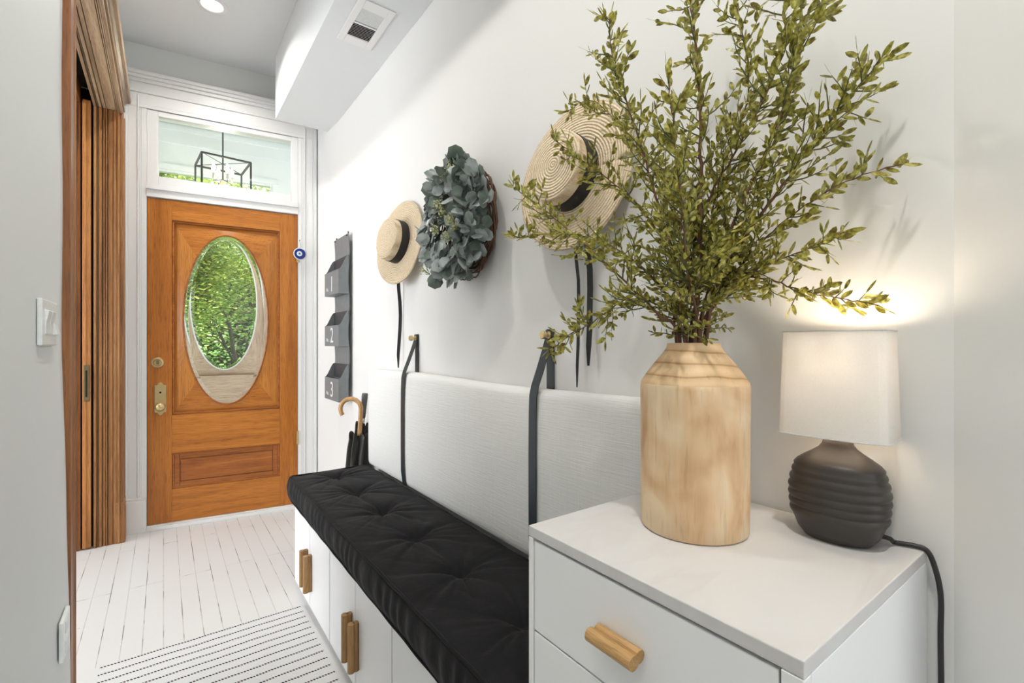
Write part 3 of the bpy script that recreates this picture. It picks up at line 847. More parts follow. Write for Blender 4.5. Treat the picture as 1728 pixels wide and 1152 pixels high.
cu = MB(); NX, NY, NZ = 56, 230, 12
cu.grid(lambda i, j: cush(-1 + 2 * i, -1 + 2 * j, 1), NX, NY)
cu.grid(lambda i, j: cush(-1 + 2 * i, -1 + 2 * j, -1), 8, 30)
for sx_ in (-1, 1): cu.grid(lambda i, j: cush(sx_, -1 + 2 * i, -1 + 2 * j), NY, NZ)
for sy_ in (-1, 1): cu.grid(lambda i, j: cush(-1 + 2 * i, sy_, -1 + 2 * j), NX, NZ)
bmesh.ops.remove_doubles(cu.bm, verts=cu.bm.verts, dist=.0004)
CE = empty('bench_cushion', (0, 0, 0), (0, 0, 0), 'long black velvet tufted cushion lying on the white bench cabinets', 'cushion')
cu.build('cushion_body', 'velvet', CE, smooth=True)
for zc, o_ in ((CZ1 - .002, .001), (CZ0 + .003, .001)):
    pts = []
    def edge(ax, ay, bx, by, n):
        for i in range(n):
            t_ = i / n; x = ax + (bx - ax) * t_; y = ay + (by - ay) * t_
            pts.append((x - (.002 if x < .6 else -.0) * math.sin((y - (CY0 + CY1) / 2) * 11) * 0, y, zc + .0012 * math.sin(y * 37 + x * 20)))
    r_ = .010
    a, b, c_, d_ = CX0 - o_, CX1 + 0, CY0 + .001, CY1 + o_
    edge(a, c_ + r_, a, d_ - r_, 90); edge(a + r_, d_, b - r_, d_, 20); edge(b, d_ - r_, b, c_ + r_, 90); edge(b - r_, c_, a + r_, c_, 20)
    pts.append(pts[0])
    MB().tube(pts, .0042, 8, cap=False).build('piping', 'velvet', CE, smooth=True)
for k, (tx, ty) in enumerate(tufts):
    MB().lathe([(0.007, 0), (.008, .002), (.005, .004), (0, .005)], (tx, ty, CZ1 - .026), 12).build('tuft_button', 'velvet', CE, smooth=True)

# headboard / back cushion
HX0, HX1, HY0, HY1, HZ0, HZ1 = .872, WX - .001, .66, 2.475, .532, 1.040
hb = MB()


def hbf(x, y, z):
    hx, hy, hz = (HX1 - HX0) / 2, (HY1 - HY0) / 2, (HZ1 - HZ0) / 2
    r = .022
    X, Y, Z = x * hx, y * hy, z * hz
    # rounded box
    cx, cy, cz = [max(-h + r, min(h - r, q_)) for q_, h in ((X, hx), (Y, hy), (Z, hz))]
    d = Vector((X - cx, Y - cy, Z - cz))
    if d.length > 1e-9: d = d.normalized() * r
    P = Vector((cx, cy, cz)) + d
    if x < -.9: P.x -= .010 * (1 - z ** 4) * (1 - y ** 12)
    if z > .9: P.z += .004 * math.sin(P.y * 5.0)
    return P + Vector(((HX0 + HX1) / 2, (HY0 + HY1) / 2, (HZ0 + HZ1) / 2))


def cubegrid(mb, f, nx, ny, nz):
    for s_ in (-1, 1):
        mb.grid(lambda i, j: f(-1 + 2 * i, -1 + 2 * j, s_), nx, ny)
        mb.grid(lambda i, j: f(s_, -1 + 2 * i, -1 + 2 * j), ny, nz)
        mb.grid(lambda i, j: f(-1 + 2 * i, s_, -1 + 2 * j), nx, nz)
    bmesh.ops.remove_doubles(mb.bm, verts=mb.bm.verts, dist=.0003)


cubegrid(hb, hbf, 16, 120, 40)
o = hb.build('back_cushion', 'linen', smooth=True); tag(o, 'long white linen upholstered back cushion against the right wall', 'cushion')

# leather straps
for i, (yy_, wd) in enumerate(((1.985, .034), (1.063, .034))):
    E_ = empty('leather_strap', (0, 0, 0), (0, 0, 0), ['black leather strap round the back cushion, the one nearer the front door', 'black leather strap round the back cushion, the one nearer the wooden vase'][i], 'strap', 'straps holding the back cushion')
    X1 = HX0 - .0125
    pts = [(WX - .007, yy_, 1.212), (WX - .008, yy_, 1.19), (WX - .022, yy_, 1.150), (WX - .045, yy_, 1.090), (X1 + .008, yy_, 1.048), (X1 + .001, yy_, 1.020), (X1 - .001, yy_, .97), (X1 - .002, yy_, .85), (X1 - .002, yy_, .70), (X1 - .001, yy_, .60), (X1 + .006, yy_, .548), (X1 + .012, yy_, .536)]
    MB().ribbon(pts, (0, 1, 0), wd, .003).build('front_strap', 'leather', E_, bev=0.0006)
    MB().ribbon([(WX - .003, yy_, 1.214), (WX - .003, yy_, 1.13), (WX - .003, yy_, 1.036)], (0, 1, 0), wd, .003).build('wall_strap', 'leather', E_, bev=0.0006)
    MB().lathe([(.011, 0), (.011, .003), (.006, .006), (.006, .016), (.012, .018), (.012, .028), (.010, .030)], n=20, M=Matrix.Translation((WX - .009, yy_, 1.196)) @ Matrix.Rotation(-PI / 2, 4, 'Y')).build('brass_knob', 'brass', E_, smooth=False)

# ------------------------------------------------------------------ drawer cabinet
NX0, NX1, NY0, NY1, NT_ = .503, .927, .2015, .634, .860
nc = empty('drawer_cabinet', (0, 0, 0), (0, 0, 0), 'white three-drawer cabinet with wooden handles, standing in the corner', 'cabinet')
MB().box(NX0 + .018, NX1, NY0, NY1, .0, NT_ - .018).box(NX0, NX0 + .018, NY0, NY0 + .022, 0, NT_ - .0185).box(NX0, NX0 + .018, NY1 - .012, NY1, 0, NT_ - .0185).build('cabinet_body', 'cab', nc, bev=0.0015)
MB().box(NX0, NX1, NY0, NY1, NT_ - .018, NT_).build('top', 'top', nc, bev=0.0015)
MB().box(NX0 + .012, NX0 + .02, NY0 + .022, NY1 - .012, .02, NT_ - .02).build('reveal_shade_backing', 'void', nc)  # black sheet gives the drawer gaps their shade by colour
zt = NT_ - .0205
DH = (.149, .235, .235, .19)
for k, h_ in enumerate(DH):
    z1_ = zt - .002 - sum(DH[:k]) - .003 * k
    dr = MB().box(NX0 + .001, NX0 + .0165, NY0 + .0245, NY1 - .0145, z1_ - h_, z1_).build('drawer', 'cab', nc, bev=0.0012)
    hz = z1_ - h_ * .49; yc = (NY0 + NY1) / 2 + .012
    hm = MB(); hm.tube([(NX0 - .0075, yc - .037, hz + .001), (NX0 - .0075, yc + .037, hz + .001)], .0085, 18); hm.tube([(NX0 - .022, yc - .039, hz - .001), (NX0 - .022, yc + .039, hz - .001)], .0098, 20)
    hm.build('handle', 'handle_y', dr)

# ------------------------------------------------------------------ wooden vase
VC = Vector((.7285, .465, NT_))
vp = [(0, .0005), (.083, .0005), (.086, .003), (.0868, .05), (.0872, .15), (.0878, .22), (.0880, .238), (.0865, .246), (.076, .262), (.060, .283), (.049, .296), (.0445, .303), (.0430, .309), (.0430, .311), (.0395, .3115), (.036, .300), (.036, .20), (.060, .02), (0, .02)]
o = MB().lathe([(r, z) for r, z in vp], n=72, sx=1.0, sy=1.0).build('wooden_vase', 'vase', smooth=True)
o.location = VC
tag(o, 'tall pale turned wood vase holding leafy branches on the white cabinet', 'vase')
md = o.modifiers.new('es', 'EDGE_SPLIT'); md.split_angle = 0.9

# ------------------------------------------------------------------ table lamp
LC = Vector((.866, .298, NT_))
lamp = empty('table_lamp', LC, (0, 0, math.radians(4)), 'small lit table lamp with ribbed black ceramic base and white shade', 'lamp')
prof = [(0, 0.0005), (.036, .0005), (.044, .003), (.052, .014), (.0585, .032)]
for k in range(6):
    z = .038 + k * .0125
    r = .0610 + .0022 * math.sin(k * .62) - (.0010 * max(0, k - 3) ** 1.5)
    prof += [(r + .0012, z), (r + .0022, z + .004), (r + .0012, z + .008), (r - .0012, z + .0105)]
prof += [(.0575, .116), (.053, .122), (.043, .130), (.033, .137), (.0245, .144), (.0205, .150), (.0190, .155), (.0165, .157), (.0, .157)]
MB().lathe(prof, n=64, sx=.82, sy=1.06, p=2.3).build('lamp_base', 'ceramic', lamp, smooth=True)
MB().lathe([(.014, .158), (.016, .161), (.016, .166), (.012, .168), (.012, .185), (0, .185)], n=24).build('lamp_socket', 'palerim', lamp, smooth=False)
MB().lathe([(.010, .185), (.014, .20), (.024, .228), (.026, .245), (.020, .262), (.008, .271), (0, .272)], n=24).build('bulb', 'lampbulb', lamp, smooth=True)


def shade_ring(z, hw, hd, n=96):
    out = []
    for k in range(n):
        a = 2 * PI * k / n; ca, sa = math.cos(a), math.sin(a); p = 13
        q = (abs(ca) ** p + abs(sa) ** p) ** (-1 / p)
        x, y = hd * ca * q, hw * sa * q
        x *= 1 + .16 * (1 - (y / hw) ** 2)
        out.append(Vector((x, y, z)))
    return out


sh = MB(); ZB, ZT = .165, .330
R0, R1 = shade_ring(ZB, .0735, .0455), shade_ring(ZT, .0690, .0400)
R2, R3 = shade_ring(ZT, .0682, .0392), shade_ring(ZB, .0727, .0447)
RR = [[sh.v(p) for p in r] for r in (R0, R1, R2, R3)]
for k in range(4):
    a, b = RR[k], RR[(k + 1) % 4]
    for j in range(96): sh.f((a[j], a[(j + 1) % 96], b[(j + 1) % 96], b[j]))
so = sh.build('lamp_shade', 'shade', lamp, smooth=False); so.modifiers.new('es', 'EDGE_SPLIT').split_angle = 0.7
for z, hw, hd in ((ZB, .0738, .0458), (ZT, .0693, .0403)):
    ring = shade_ring(z, hw, hd); ring.append(ring[0]); MB().tube(ring, .0011, 6, cap=False).build('shade_rim', 'palerim', so)
sp = MB()
for a in (0, 2 * PI / 3, 4 * PI / 3):
    pass
sp.tube([(0, -.068, ZT - .014), (0, 0, ZT - .018), (0, .068, ZT - .014)], .0012, 6); sp.tube([(-.044, 0, ZT - .014), (0, 0, ZT - .018), (.044, 0, ZT - .014)], .0012, 6)
sp.tube([(0.02, 0, .18), (.026, 0, .24), (0, 0, ZT - .018)], .0012, 6)
sp.build('shade_spider', 'brass', so)
ld = bpy.data.lights.new('lamp_glow', 'POINT'); ld.energy = LAMP_W; ld.color = (1.0, .86, .68); ld.shadow_soft_size = .028
lo = bpy.data.objects.new('lamp_glow', ld); C.objects.link(lo); lo.parent = lamp; lo.location = (0, 0, .285)
# cord: over the back corner of the cabinet and down
cp = [Vector((.06, -.030, .012))]
wp = [(.905, .235, NT_ + .005), (.914, .213, NT_ + .005), (.9165, .199, NT_ + .001), (.9165, .190, NT_ - .022), (.917, .184, NT_ - .06), (.9165, .184, NT_ - .12), (.917, .1835, NT_ - .2), (.917, .184, NT_ - .35), (.9165, .185, NT_ - .6), (.917, .186, .02), (.917, .186, .006)]
rz = Matrix.Rotation(-math.radians(4), 4, 'Z')
cp = [Vector((.014, -.052, .016)), Vector((.024, -.062, .012))] + [rz @ (Vector(p) - LC) for p in wp]


def smooth_path(P, n=6):
    P = [Vector(p) for p in P]; out = []
    for i in range(len(P) - 1):
        p0, p1, p2, p3 = P[max(i - 1, 0)], P[i], P[i + 1], P[min(i + 2, len(P) - 1)]
        for k in range(n):
            t_ = k / n
            out.append(.5 * ((2 * p1) + (p2 - p0) * t_ + (2 * p0 - 5 * p1 + 4 * p2 - p3) * t_ ** 2 + (3 * p1 - p0 - 3 * p2 + p3) * t_ ** 3))
    out.append(P[-1]); return out


MB().tube(smooth_path(cp), .0036, 8).build('power_cord', 'cord', lamp, smooth=True)

# ------------------------------------------------------------------ straw hats on the wall


def hat(y, z, rr, lab, lean, turn, ribbons):
    E_ = empty('straw_hat', (WX - .048, y, z), (0, 0, 0), lab, 'hat', 'straw hats hung on the wall')
    ax = Vector((-1, turn, lean)).normalized(); up = (Vector((0, 0, 1)) - ax * ax.z).normalized(); sd_ = up.cross(ax)
    M_ = Matrix((sd_, up, ax)).transposed().to_4x4(); E_.matrix_world = Matrix.Translation((WX - .048, y, z)) @ M_
    b = MB()
    def brim(i, j):
        a = 2 * PI * i; r = .080 + (rr - .080) * j
        return (r * math.cos(a), r * 1.06 * math.sin(a), .004 * math.sin(2 * a + 1) * j * j + .004 * noise.noise(Vector((r * 20, a, 0))))
    b.grid(brim, 72, 14)
    bmesh.ops.remove_doubles(b.bm, verts=b.bm.verts, dist=.0003)
    o_ = b.build('brim', 'straw', E_, smooth=True); md_ = o_.modifiers.new('t', 'SOLIDIFY'); md_.thickness = .004
    cr = .086; ht = .074
    MB().lathe([(cr, -.002), (cr * .99, .02), (cr * .975, ht - .010), (cr * .955, ht - .003), (cr * .92, ht), (cr * .6, ht + .001), (0, ht + .002)], n=64, sy=1.14).build('crown', 'straw', E_, smooth=True)
    MB().lathe([(cr * 1.012, .001), (cr * 1.02, .001), (cr * 1.005, .042), (cr * .995, .042)], n=64, sy=1.14).build('hat_band', 'black', E_, smooth=False)
    inv = E_.matrix_world.inverted()
    for (ya, za, yb, zb, wd, thk) in ribbons:
        pts = [inv @ Vector((WX - .020 - .006 * math.sin(k * 1.1), ya + (yb - ya) * k / 8 + .003 * math.sin(k * 1.7), za + (zb - za) * k / 8)) for k in range(9)]
        wdir = inv.to_3x3() @ Vector(thk)
        wds = [wd] * 7 + [wd * .9, wd * .35]
        MB().ribbon(pts, wdir, wds, .0012).build('ribbon', 'black', E_)
    return E_


hat(2.075, 1.640, .185, 'smaller looking straw boater hat with black band, left of the wreath', .13, -.16, [(2.14, 1.56, 2.145, 1.055, .016, (-.85, .5, 0))])
hat(.925, 1.622, .192, 'wide straw boater hat with black band, behind the leafy branches', .13, -.10, [(.892, 1.52, .885, 1.112, .017, (-.3, 1, 0)), (.935, 1.52, .928, 1.052, .010, (-.2, 1, 0))])

# ------------------------------------------------------------------ eucalyptus wreath
WC = Vector((WX - .035, 1.475, 1.605))
wrh = empty('eucalyptus_wreath', (WC.x, WC.y, WC.z), (0, 0, 0), 'round grey-green eucalyptus leaf wreath between the two straw hats', 'wreath')
t = MB(); Rw = random.Random(3)
for k in range(16):
    ph = Rw.random() * 6; rr = .156 + Rw.uniform(-.03, .03); pts = []
    for i in range(49):
        a = 2 * PI * i / 48; r = rr + .010 * math.sin(3 * a + ph) + .006 * math.sin(7 * a + ph * 2)
        pts.append((.012 * math.sin(4 * a + ph) + Rw.uniform(-.012, .012) * .2 - .002 * (k % 5), r * math.cos(a), r * 1.05 * math.sin(a)))
    t.tube(pts, .0028, 5, cap=False)
t.build('vine_ring', 'vine', wrh, smooth=True)
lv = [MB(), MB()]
for k in range(470):
    a = Rw.random() * 2 * PI; ring = Rw.random()
    r = .05 + .155 * math.sqrt(ring) if k < 390 else Rw.uniform(.02, .12)
    if r > .165 and math.cos(a) < -.35 and Rw.random() < .3: r = Rw.uniform(.08, .155)  # bare vine on the near side
    depth = -.030 - .075 * math.sin(PI * min(1, r / .25)) * Rw.uniform(.3, 1)
    if k >= 390: depth = -.035 - Rw.random() * .02
    p = Vector((depth, r * math.cos(a), r * 1.07 * math.sin(a)))
    rad = Vector((0, math.cos(a), math.sin(a))); tan = Vector((0, -math.sin(a), math.cos(a)))
    d = (rad * Rw.uniform(.0, 1.0) + tan * Rw.uniform(-.9, .4) + Vector((Rw.uniform(-.7, .15), 0, Rw.uniform(-.8, .1)))).normalized()
    nr = (Vector((-1, Rw.uniform(-.9, .5), Rw.uniform(-.5, .7))) + rad * .4).normalized()
    L = Rw.uniform(.040, .062)
    if p.x + d.x * L > .02: continue
    e_ = p + d * L
    if math.hypot(e_.y, e_.z) > .245: continue
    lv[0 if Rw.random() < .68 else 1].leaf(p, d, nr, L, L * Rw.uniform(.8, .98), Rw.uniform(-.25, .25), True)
lv[0].build('eucalyptus_leaves', 'euca', wrh, smooth=True, fix=False); lv[1].build('deep_tone_leaves', 'euca_d', wrh, smooth=True, fix=False)  # a random share of leaves takes the deeper tone
for (cy, cz) in ((-.02, .15), (-.06, .165), (.03, .06), (-.05, -.01), (.06, -.02), (-.09, -.04), (.13, -.165), (-.03, -.06), (0.0, .03)):
    sb = MB(); c0 = Vector((-.112, cy, cz))
    for j in range(24):
        p = c0 + Vector((Rw.uniform(-.012, .010), Rw.gauss(0, .011), Rw.gauss(0, .011)))
        sb.tube([c0 + Vector((.02, 0, -.01)), p], .0005, 4)
        sb.lathe([(0, -.0035), (.003, -.001), (.003, .001), (0, .0035)], p, 6)
    sb.build('seed_cluster', 'seed', wrh, smooth=True)

# ------------------------------------------------------------------ wall organizer with three numbered bins
org = empty('wall_organizer', (0, 0, 0), (0, 0, 0), 'grey metal wall organizer with three bins numbered one to three', 'wall organizer')
OY0, OY1, OX1, OX0 = 2.900, 3.20, .9115, .845
t = MB()
pts = []
for k in range(40):
    z = 1.845 - k * (1.845 - .83) / 39
    pts.append((OX1 - .004 - .004 * math.sin((z - .83) * 2 * PI / .33), (OY0 + OY1) / 2, z))
t.ribbon(pts, (0, 1, 0), OY1 - OY0, .0022); t.build('back_panel', 'metal', org)
for y in (OY0 + .03, OY1 - .03):
    MB().tube([(OX1 - .012, y, 1.832), (WX - .018, y, 1.845), (WX - .018, y, 1.86)], .004, 8).build('hanger', 'metal_in', org)
for k, (zb, zt_, zk) in enumerate(((1.476, 1.622, 1.713), (1.156, 1.284, 1.373), (.818, .957, 1.045))):
    E_ = empty('bin'); E_.parent = org; E_.name = 'bin'
    a = OX1 - .006; w1 = a - OX0; prf = [(OX0, zb), (OX0, zt_)]
    for i in range(1, 13):
        s_ = i / 12; prf.append((OX0 + w1 * s_, zt_ + (zk - zt_) * (s_ * s_ * (3 - 2 * s_))))
    prf.append((a, zb)); th = .0018
    bm_ = MB()
    for y in (OY0, OY1 - th): bm_.prism(prf, 'y', y, y + th)
    bm_.box(OX0, OX0 + th, OY0 + th, OY1 - th, zb, zt_); bm_.box(OX0 + th, a, OY0 + th, OY1 - th, zb, zb + th)
    bm_.build('bin_body', 'metal', E_)
    MB().box(a - th, a, OY0 + th, OY1 - th, zb, zk).build('bin_back', 'metal_in', E_)
    for s_, sz, yo, zo, nm in ((str(k + 1), .135, -.01, .022, 'number'), ('No.', .034, .085, .028, 'lettering')):
        me = text_mesh(s_, sz, .0004); me.materials.append(MAT['white'])
        to = bpy.data.objects.new(nm, me); C.objects.link(to); to.parent = E_
        # text x axis -> -y (reads from the hall), text y -> z, normal -> -x
        to.matrix_local = Matrix.Translation((OX0 - .0006, (OY0 + OY1) / 2 + yo, zb + zo)) @ Matrix(((0, 0, -1, 0), (-1, 0, 0, 0), (0, 1, 0, 0), (0, 0, 0, 1)))

# ------------------------------------------------------------------ umbrellas beyond the bench


def umbrella(base, top, wid, lab, crook):
    base, top = Vector(base), Vector(top); ax = (top - base); L = ax.length; ax.normalize()
    E_ = empty('umbrella', base, (0, 0, 0), lab, 'umbrella', 'umbrellas behind the bench end')
    E_.rotation_euler = Vector((0, 0, 1)).rotation_difference(ax).to_euler()
    Lc = L * .80
    MB().tube([(0, 0, 0.0), (0, 0, L * .93)], .005, 8).build('shaft', 'bronze', E_)
    def cloth(i, j):
        a = 2 * PI * i; z = .07 + (Lc - .07) * j
        prf_ = wid * (.12 + .88 * math.sin(PI * min(1, (j * .62 + .03))) ** .8)
        fold = 1 + .30 * math.sin(8 * a + 5 * j + math.sin(3 * a)) + .08 * math.sin(13 * a)
        return (prf_ * fold * math.cos(a + j * 1.3), prf_ * fold * math.sin(a + j * 1.3), z + (.02 * math.sin(8 * a) if j > .97 else 0))
    c_ = MB(); c_.grid(cloth, 96, 30); bmesh.ops.remove_doubles(c_.bm, verts=c_.bm.verts, dist=.0002)
    c_.build('canopy', 'umb', E_, smooth=True)
    if crook:
        h = [(0, 0, L * .80), (0, 0, L * .86), (0, 0, L * .97)]; r_ = .056
        dirv = Vector((-.80, .60, 0))
        for i in range(1, 15):
            a = PI * 1.22 * i / 14; h.append(tuple(dirv * (r_ - r_ * math.cos(a)) + Vector((0, 0, L * .97 + r_ * math.sin(a)))))
        rad = [.0095, .012, .012] + [.0115] * 13 + [.010]
        MB().tube(smooth_path(h, 3), [.012] * (3 * (len(h) - 1) + 1), 14).build('crook_handle', 'cane', E_, smooth=True)
    else:
        MB().tube([(0, 0, L * .845), (0, 0, L * .85), (0, 0, L * .99), (0, 0, L)], [.011, .0135, .0165, .015], 16).build('straight_handle', 'umbgrip', E_, smooth=True)
        MB().tube([(0, 0, L * .82), (0, 0, L * .845)], .012, 16).build('collar', 'palerim', E_, smooth=True)


umbrella((.835, 2.60, .004), (.872, 2.575, .835), .048, 'folded black umbrella with curved cane handle behind the bench', True)
umbrella((.850, 2.68, .004), (.902, 2.60, .895), .032, 'folded black umbrella with straight grey grip behind the bench', False)

# ------------------------------------------------------------------ blue eye charm on the door casing
ey = empty('eye_charm', dl(.303, -.052, 1.806), (0, 0, -TH), 'round blue glass eye charm hanging beside the wooden door', 'charm')
rotx = Matrix.Rotation(PI / 2, 4, 'X')
MB().lathe([(0, -.004), (.040, -.004), (.044, 0), (.040, .004), (0, .004)], n=40, M=rotx).build('rim_disc', 'palerim', ey, smooth=True)
MB().lathe([(0.037, .004), (.036, .007), (0, .008)], n=40, M=rotx).build('blue_disc', 'blue', ey)
MB().lathe([(0.018, .0075), (.017, .0092), (0, .0095)], n=32, M=Matrix.Translation((-.004, 0, 0)) @ rotx).build('white_ring', 'white', ey)
MB().lathe([(0.011, .0092), (.010, .0102), (0, .0104)], n=24, M=Matrix.Translation((-.004, 0, 0)) @ rotx).build('pale_blue_iris', 'ltblue', ey)
MB().lathe([(0.005, .0102), (.004, .0112), (0, .0114)], n=16, M=Matrix.Translation((-.004, 0, 0)) @ rotx).build('pupil', 'void', ey)
MB().tube([(0, .002, .042), (.002, .01, .075), (0, .024, .10)], .0012, 6).build('string', 'vine', ey)
MB().tube([(0, .010, .10), (0, .034, .10)], .003, 8).build('nail', 'darkbrass', ey)

# ------------------------------------------------------------------ leafy branches in the vase
RB = random.Random(11)
base0 = VC + Vector((0, 0, .05))
BR = [  # (mouth offset, [(px, py, plane x)...], trunk radius, twig density, label)
    ((.000, .000), [(1180, 470, .725), (1182, 300, .73), (1180, 150, .735), (1165, 0, .74), (1150, -90, .745)], .0062, 1.0, 'thick upright leafy branch rising from the middle of the vase'),
    ((-.008, .014), [(1148, 480, .70), (1118, 370, .69), (1072, 215, .68), (1036, 110, .67), (1027, 28, .665)], .0045, 1.05, 'leafy branch leaning up and left across the large straw hat'),
    ((-.014, .010), [(1110, 530, .66), (1050, 470, .635), (985, 410, .62), (920, 355, .61), (862, 312, .60)], .0035, .7, 'leafy branch reaching far left over the hat to a bare tip'),
    ((-.016, .002), [(1120, 520, .68), (1060, 505, .66), (1000, 543, .65), (925, 590, .64)], .0028, .6, 'low leafy branch drooping left to the nearer strap knob'),
    ((.010, -.010), [(1215, 470, .75), (1268, 385, .77), (1330, 300, .79), (1400, 205, .82), (1455, 140, .85), (1490, 95, .865)], .0048, 1.15, 'leafy branch arching right to the highest right-hand tip'),
    ((.006, -.004), [(1202, 470, .74), (1240, 370, .75), (1300, 240, .765), (1335, 140, .775), (1352, 60, .78), (1388, 8, .79)], .0045, 1.1, 'leafy branch rising steeply right of the middle'),
    ((.014, -.004), [(1222, 490, .77), (1275, 420, .79), (1340, 360, .815), (1430, 305, .84), (1525, 276, .875)], .0032, .5, 'thin branch reaching farthest right toward the corner'),
    ((.014, .006), [(1215, 480, .78), (1290, 470, .80), (1350, 490, .82), (1430, 505, .845), (1483, 515, .865)], .0028, .6, 'low thin branch reaching right just above the lamp'),
    ((.000, .010), [(1165, 450, .74), (1195, 340, .745), (1250, 240, .75), (1305, 130, .755), (1326, 20, .76), (1320, -50, .76)], .0035, 1.1, 'upright leafy branch between the middle and the right one'),
    ((-.008, .006), [(1140, 450, .71), (1080, 350, .70), (1010, 290, .695), (935, 236, .69)], .0032, .7, 'arching leafy branch whose tip crosses the hat crown'),
    ((-.012, .016), [(1120, 490, .70), (1040, 420, .68), (960, 395, .67), (863, 402, .66)], .0030, .7, 'leafy branch lying level to the left in front of the hat brim'),
    ((.012, .000), [(1220, 490, .76), (1285, 450, .77), (1350, 425, .78), (1425, 392, .79)], .0028, .8, 'short leafy branch spreading right above the lamp shade'),
    ((-.004, .016), [(1150, 430, .75), (1120, 320, .76), (1060, 230, .765), (1000, 170, .77), (955, 190, .77)], .0032, .75, 'leafy branch bowing over the top of the large hat'),
    ((.004, .008), [(1190, 440, .78), (1215, 300, .80), (1262, 160, .82), (1250, 40, .83), (1225, -40, .83)], .0034, 1.0, 'upright branch at the back, leafy to its top'),
    ((-.004, -.010), [(1160, 460, .66), (1150, 350, .63), (1140, 250, .61), (1128, 140, .60)], .0030, .9, 'short upright branch leaning toward the viewer'),
]
NLEAF = 0
for bi, (mo, pix, rad, dens, lab) in enumerate(BR):
    P0 = VC + Vector((mo[0] * .6, mo[1] * .6, .06)); P1 = VC + Vector((mo[0] * 1.4, mo[1] * 1.4, .312))
    pts = [P0, P1] + [at_x(*q_) for q_ in pix]
    for p in pts: p.x = min(p.x, .895)
    # small natural wobble
    path = smooth_path(pts, 8)
    for i in range(10, len(path)):
        t_ = i * .7 + bi * 5
        path[i] += Vector((noise.noise(Vector((t_, 0, bi))), noise.noise(Vector((t_, 5, bi))), noise.noise(Vector((t_, 9, bi))))) * .004
    E_ = empty('leafy_branch', P0, (0, 0, 0), lab, 'branch', 'branches in the wooden vase')
    st, tw, lf = MB(), MB(), MB()
    n = len(path); rads = [max(.0009, rad * (1 - .86 * (i / (n - 1)) ** .8)) for i in range(n)]
    loc = [p - P0 for p in path]
    st.tube(loc, rads, 7)
    cum = [0]
    for a, b in zip(loc, loc[1:]): cum.append(cum[-1] + (b - a).length)
    tot = cum[-1]

    def point(s_):
        for i in range(n - 1):
            if cum[i + 1] >= s_: return loc[i].lerp(loc[i + 1], (s_ - cum[i]) / max(1e-6, cum[i + 1] - cum[i])), (loc[i + 1] - loc[i]).normalized()
        return loc[-1], (loc[-1] - loc[-2]).normalized()

    def leaves(pa, size0, size1, dens_):
        global NLEAF
        L_ = sum((b - a).length for a, b in zip(pa, pa[1:])); k = max(2, int(L_ / .0092 * dens_)); acc = 0
        cums = [0]
        for a, b in zip(pa, pa[1:]): cums.append(cums[-1] + (b - a).length)
        phase = RB.random() * 6
        for i in range(k):
            s_ = L_ * (.10 + .90 * (i + .5) / k)
            for j in range(len(pa) - 1):
                if cums[j + 1] >= s_: break
            p = pa[j].lerp(pa[j + 1], (s_ - cums[j]) / max(1e-6, cums[j + 1] - cums[j])); t_ = (pa[j + 1] - pa[j]).normalized()
            o1 = t_.orthogonal().normalized(); o2 = t_.cross(o1)
            a = phase + (PI if i % 2 else 0) + RB.uniform(-.7, .7)
            out_ = o1 * math.cos(a) + o2 * math.sin(a)
            d = (out_ * RB.uniform(.6, 1.0) + t_ * RB.uniform(.5, 1.1) + Vector((0, 0, .1))).normalized()
            nrm = (Vector((RB.uniform(-1, 1), RB.uniform(-1, 1), RB.uniform(-.2, 1)))).normalized()
            sz = RB.uniform(size0, size1)
            if (P0 + p + d * sz).x > .922: continue
            lf.leaf(p, d, nrm, sz, sz * RB.uniform(.34, .46), RB.uniform(-.1, .25)); NLEAF += 1
        e_ = pa[-1]; t_ = (pa[-1] - pa[-2]).normalized()
        if (P0 + e_).x < .9: lf.leaf(e_, t_, Vector((.2, -1, .4)), size1, size1 * .33, .1)

    nt_ = int(tot / .0140 * dens); s0 = .34
    for i in range(nt_):
        f = s0 / tot + (1 - s0 / tot) * ((i + RB.random()) / nt_) ** 1.3
        if f * tot < .27: continue
        p, t_ = point(f * tot)
        o1 = t_.orthogonal().normalized(); o2 = t_.cross(o1); a = RB.random() * 2 * PI
        out_ = o1 * math.cos(a) + o2 * math.sin(a)
        L_ = RB.uniform(.05, .135) * (1 - .55 * f) * (1.0 if dens > .85 else .75) * min(1, .30 + (1 - f) * tot / .13)
        d = (t_ * RB.uniform(.3, 1.0) + out_ * 1.0).normalized(); c_ = [p]
        cur = p.copy(); steps = 5
        for k in range(steps):
            d = (d + Vector((RB.uniform(-.2, .2), RB.uniform(-.2, .2), RB.uniform(-.08, .22)))).normalized(); cur = cur + d * (L_ / steps)
            if (P0 + cur).x > .905: cur.x = .905 - P0.x
            c_.append(cur.copy())
        tw.tube(c_, [.0013, .0012, .0011, .0009, .0008, .0006], 4)
        leaves(c_, .0115 + .007 * f * f, .0175 + .009 * f * f, 1.0)
    # leaves along the outer main stem
    k0 = int(n * .5)
    leaves([q_.copy() for q_ in loc[k0:]], .018, .028, .9)
    # low short twigs round the mouth of the vase
    for i in range(4 if bi % 2 == 0 else 2):
        p, t_ = point(.262 + RB.random() * .09); a = RB.random() * 2 * PI
        d = Vector((math.cos(a), math.sin(a), RB.uniform(-.1, .7))).normalized(); c_ = [p]; cur = p.copy()
        for k in range(5):
            cur = cur + d * .015; d = (d + Vector((0, 0, RB.uniform(-.15, .15)))).normalized(); c_.append(cur.copy())
        tw.tube(c_, [.0012, .0011, .001, .0009, .0008, .0006], 4); leaves(c_, .012, .019, 1.2)
    so_ = st.build('stem', 'bark', E_, smooth=True); tw.build('side_twigs', 'twig', E_, smooth=True); lf.build('leaves', 'leaf', E_, smooth=False, fix=False)
print('LEAVES', NLEAF)

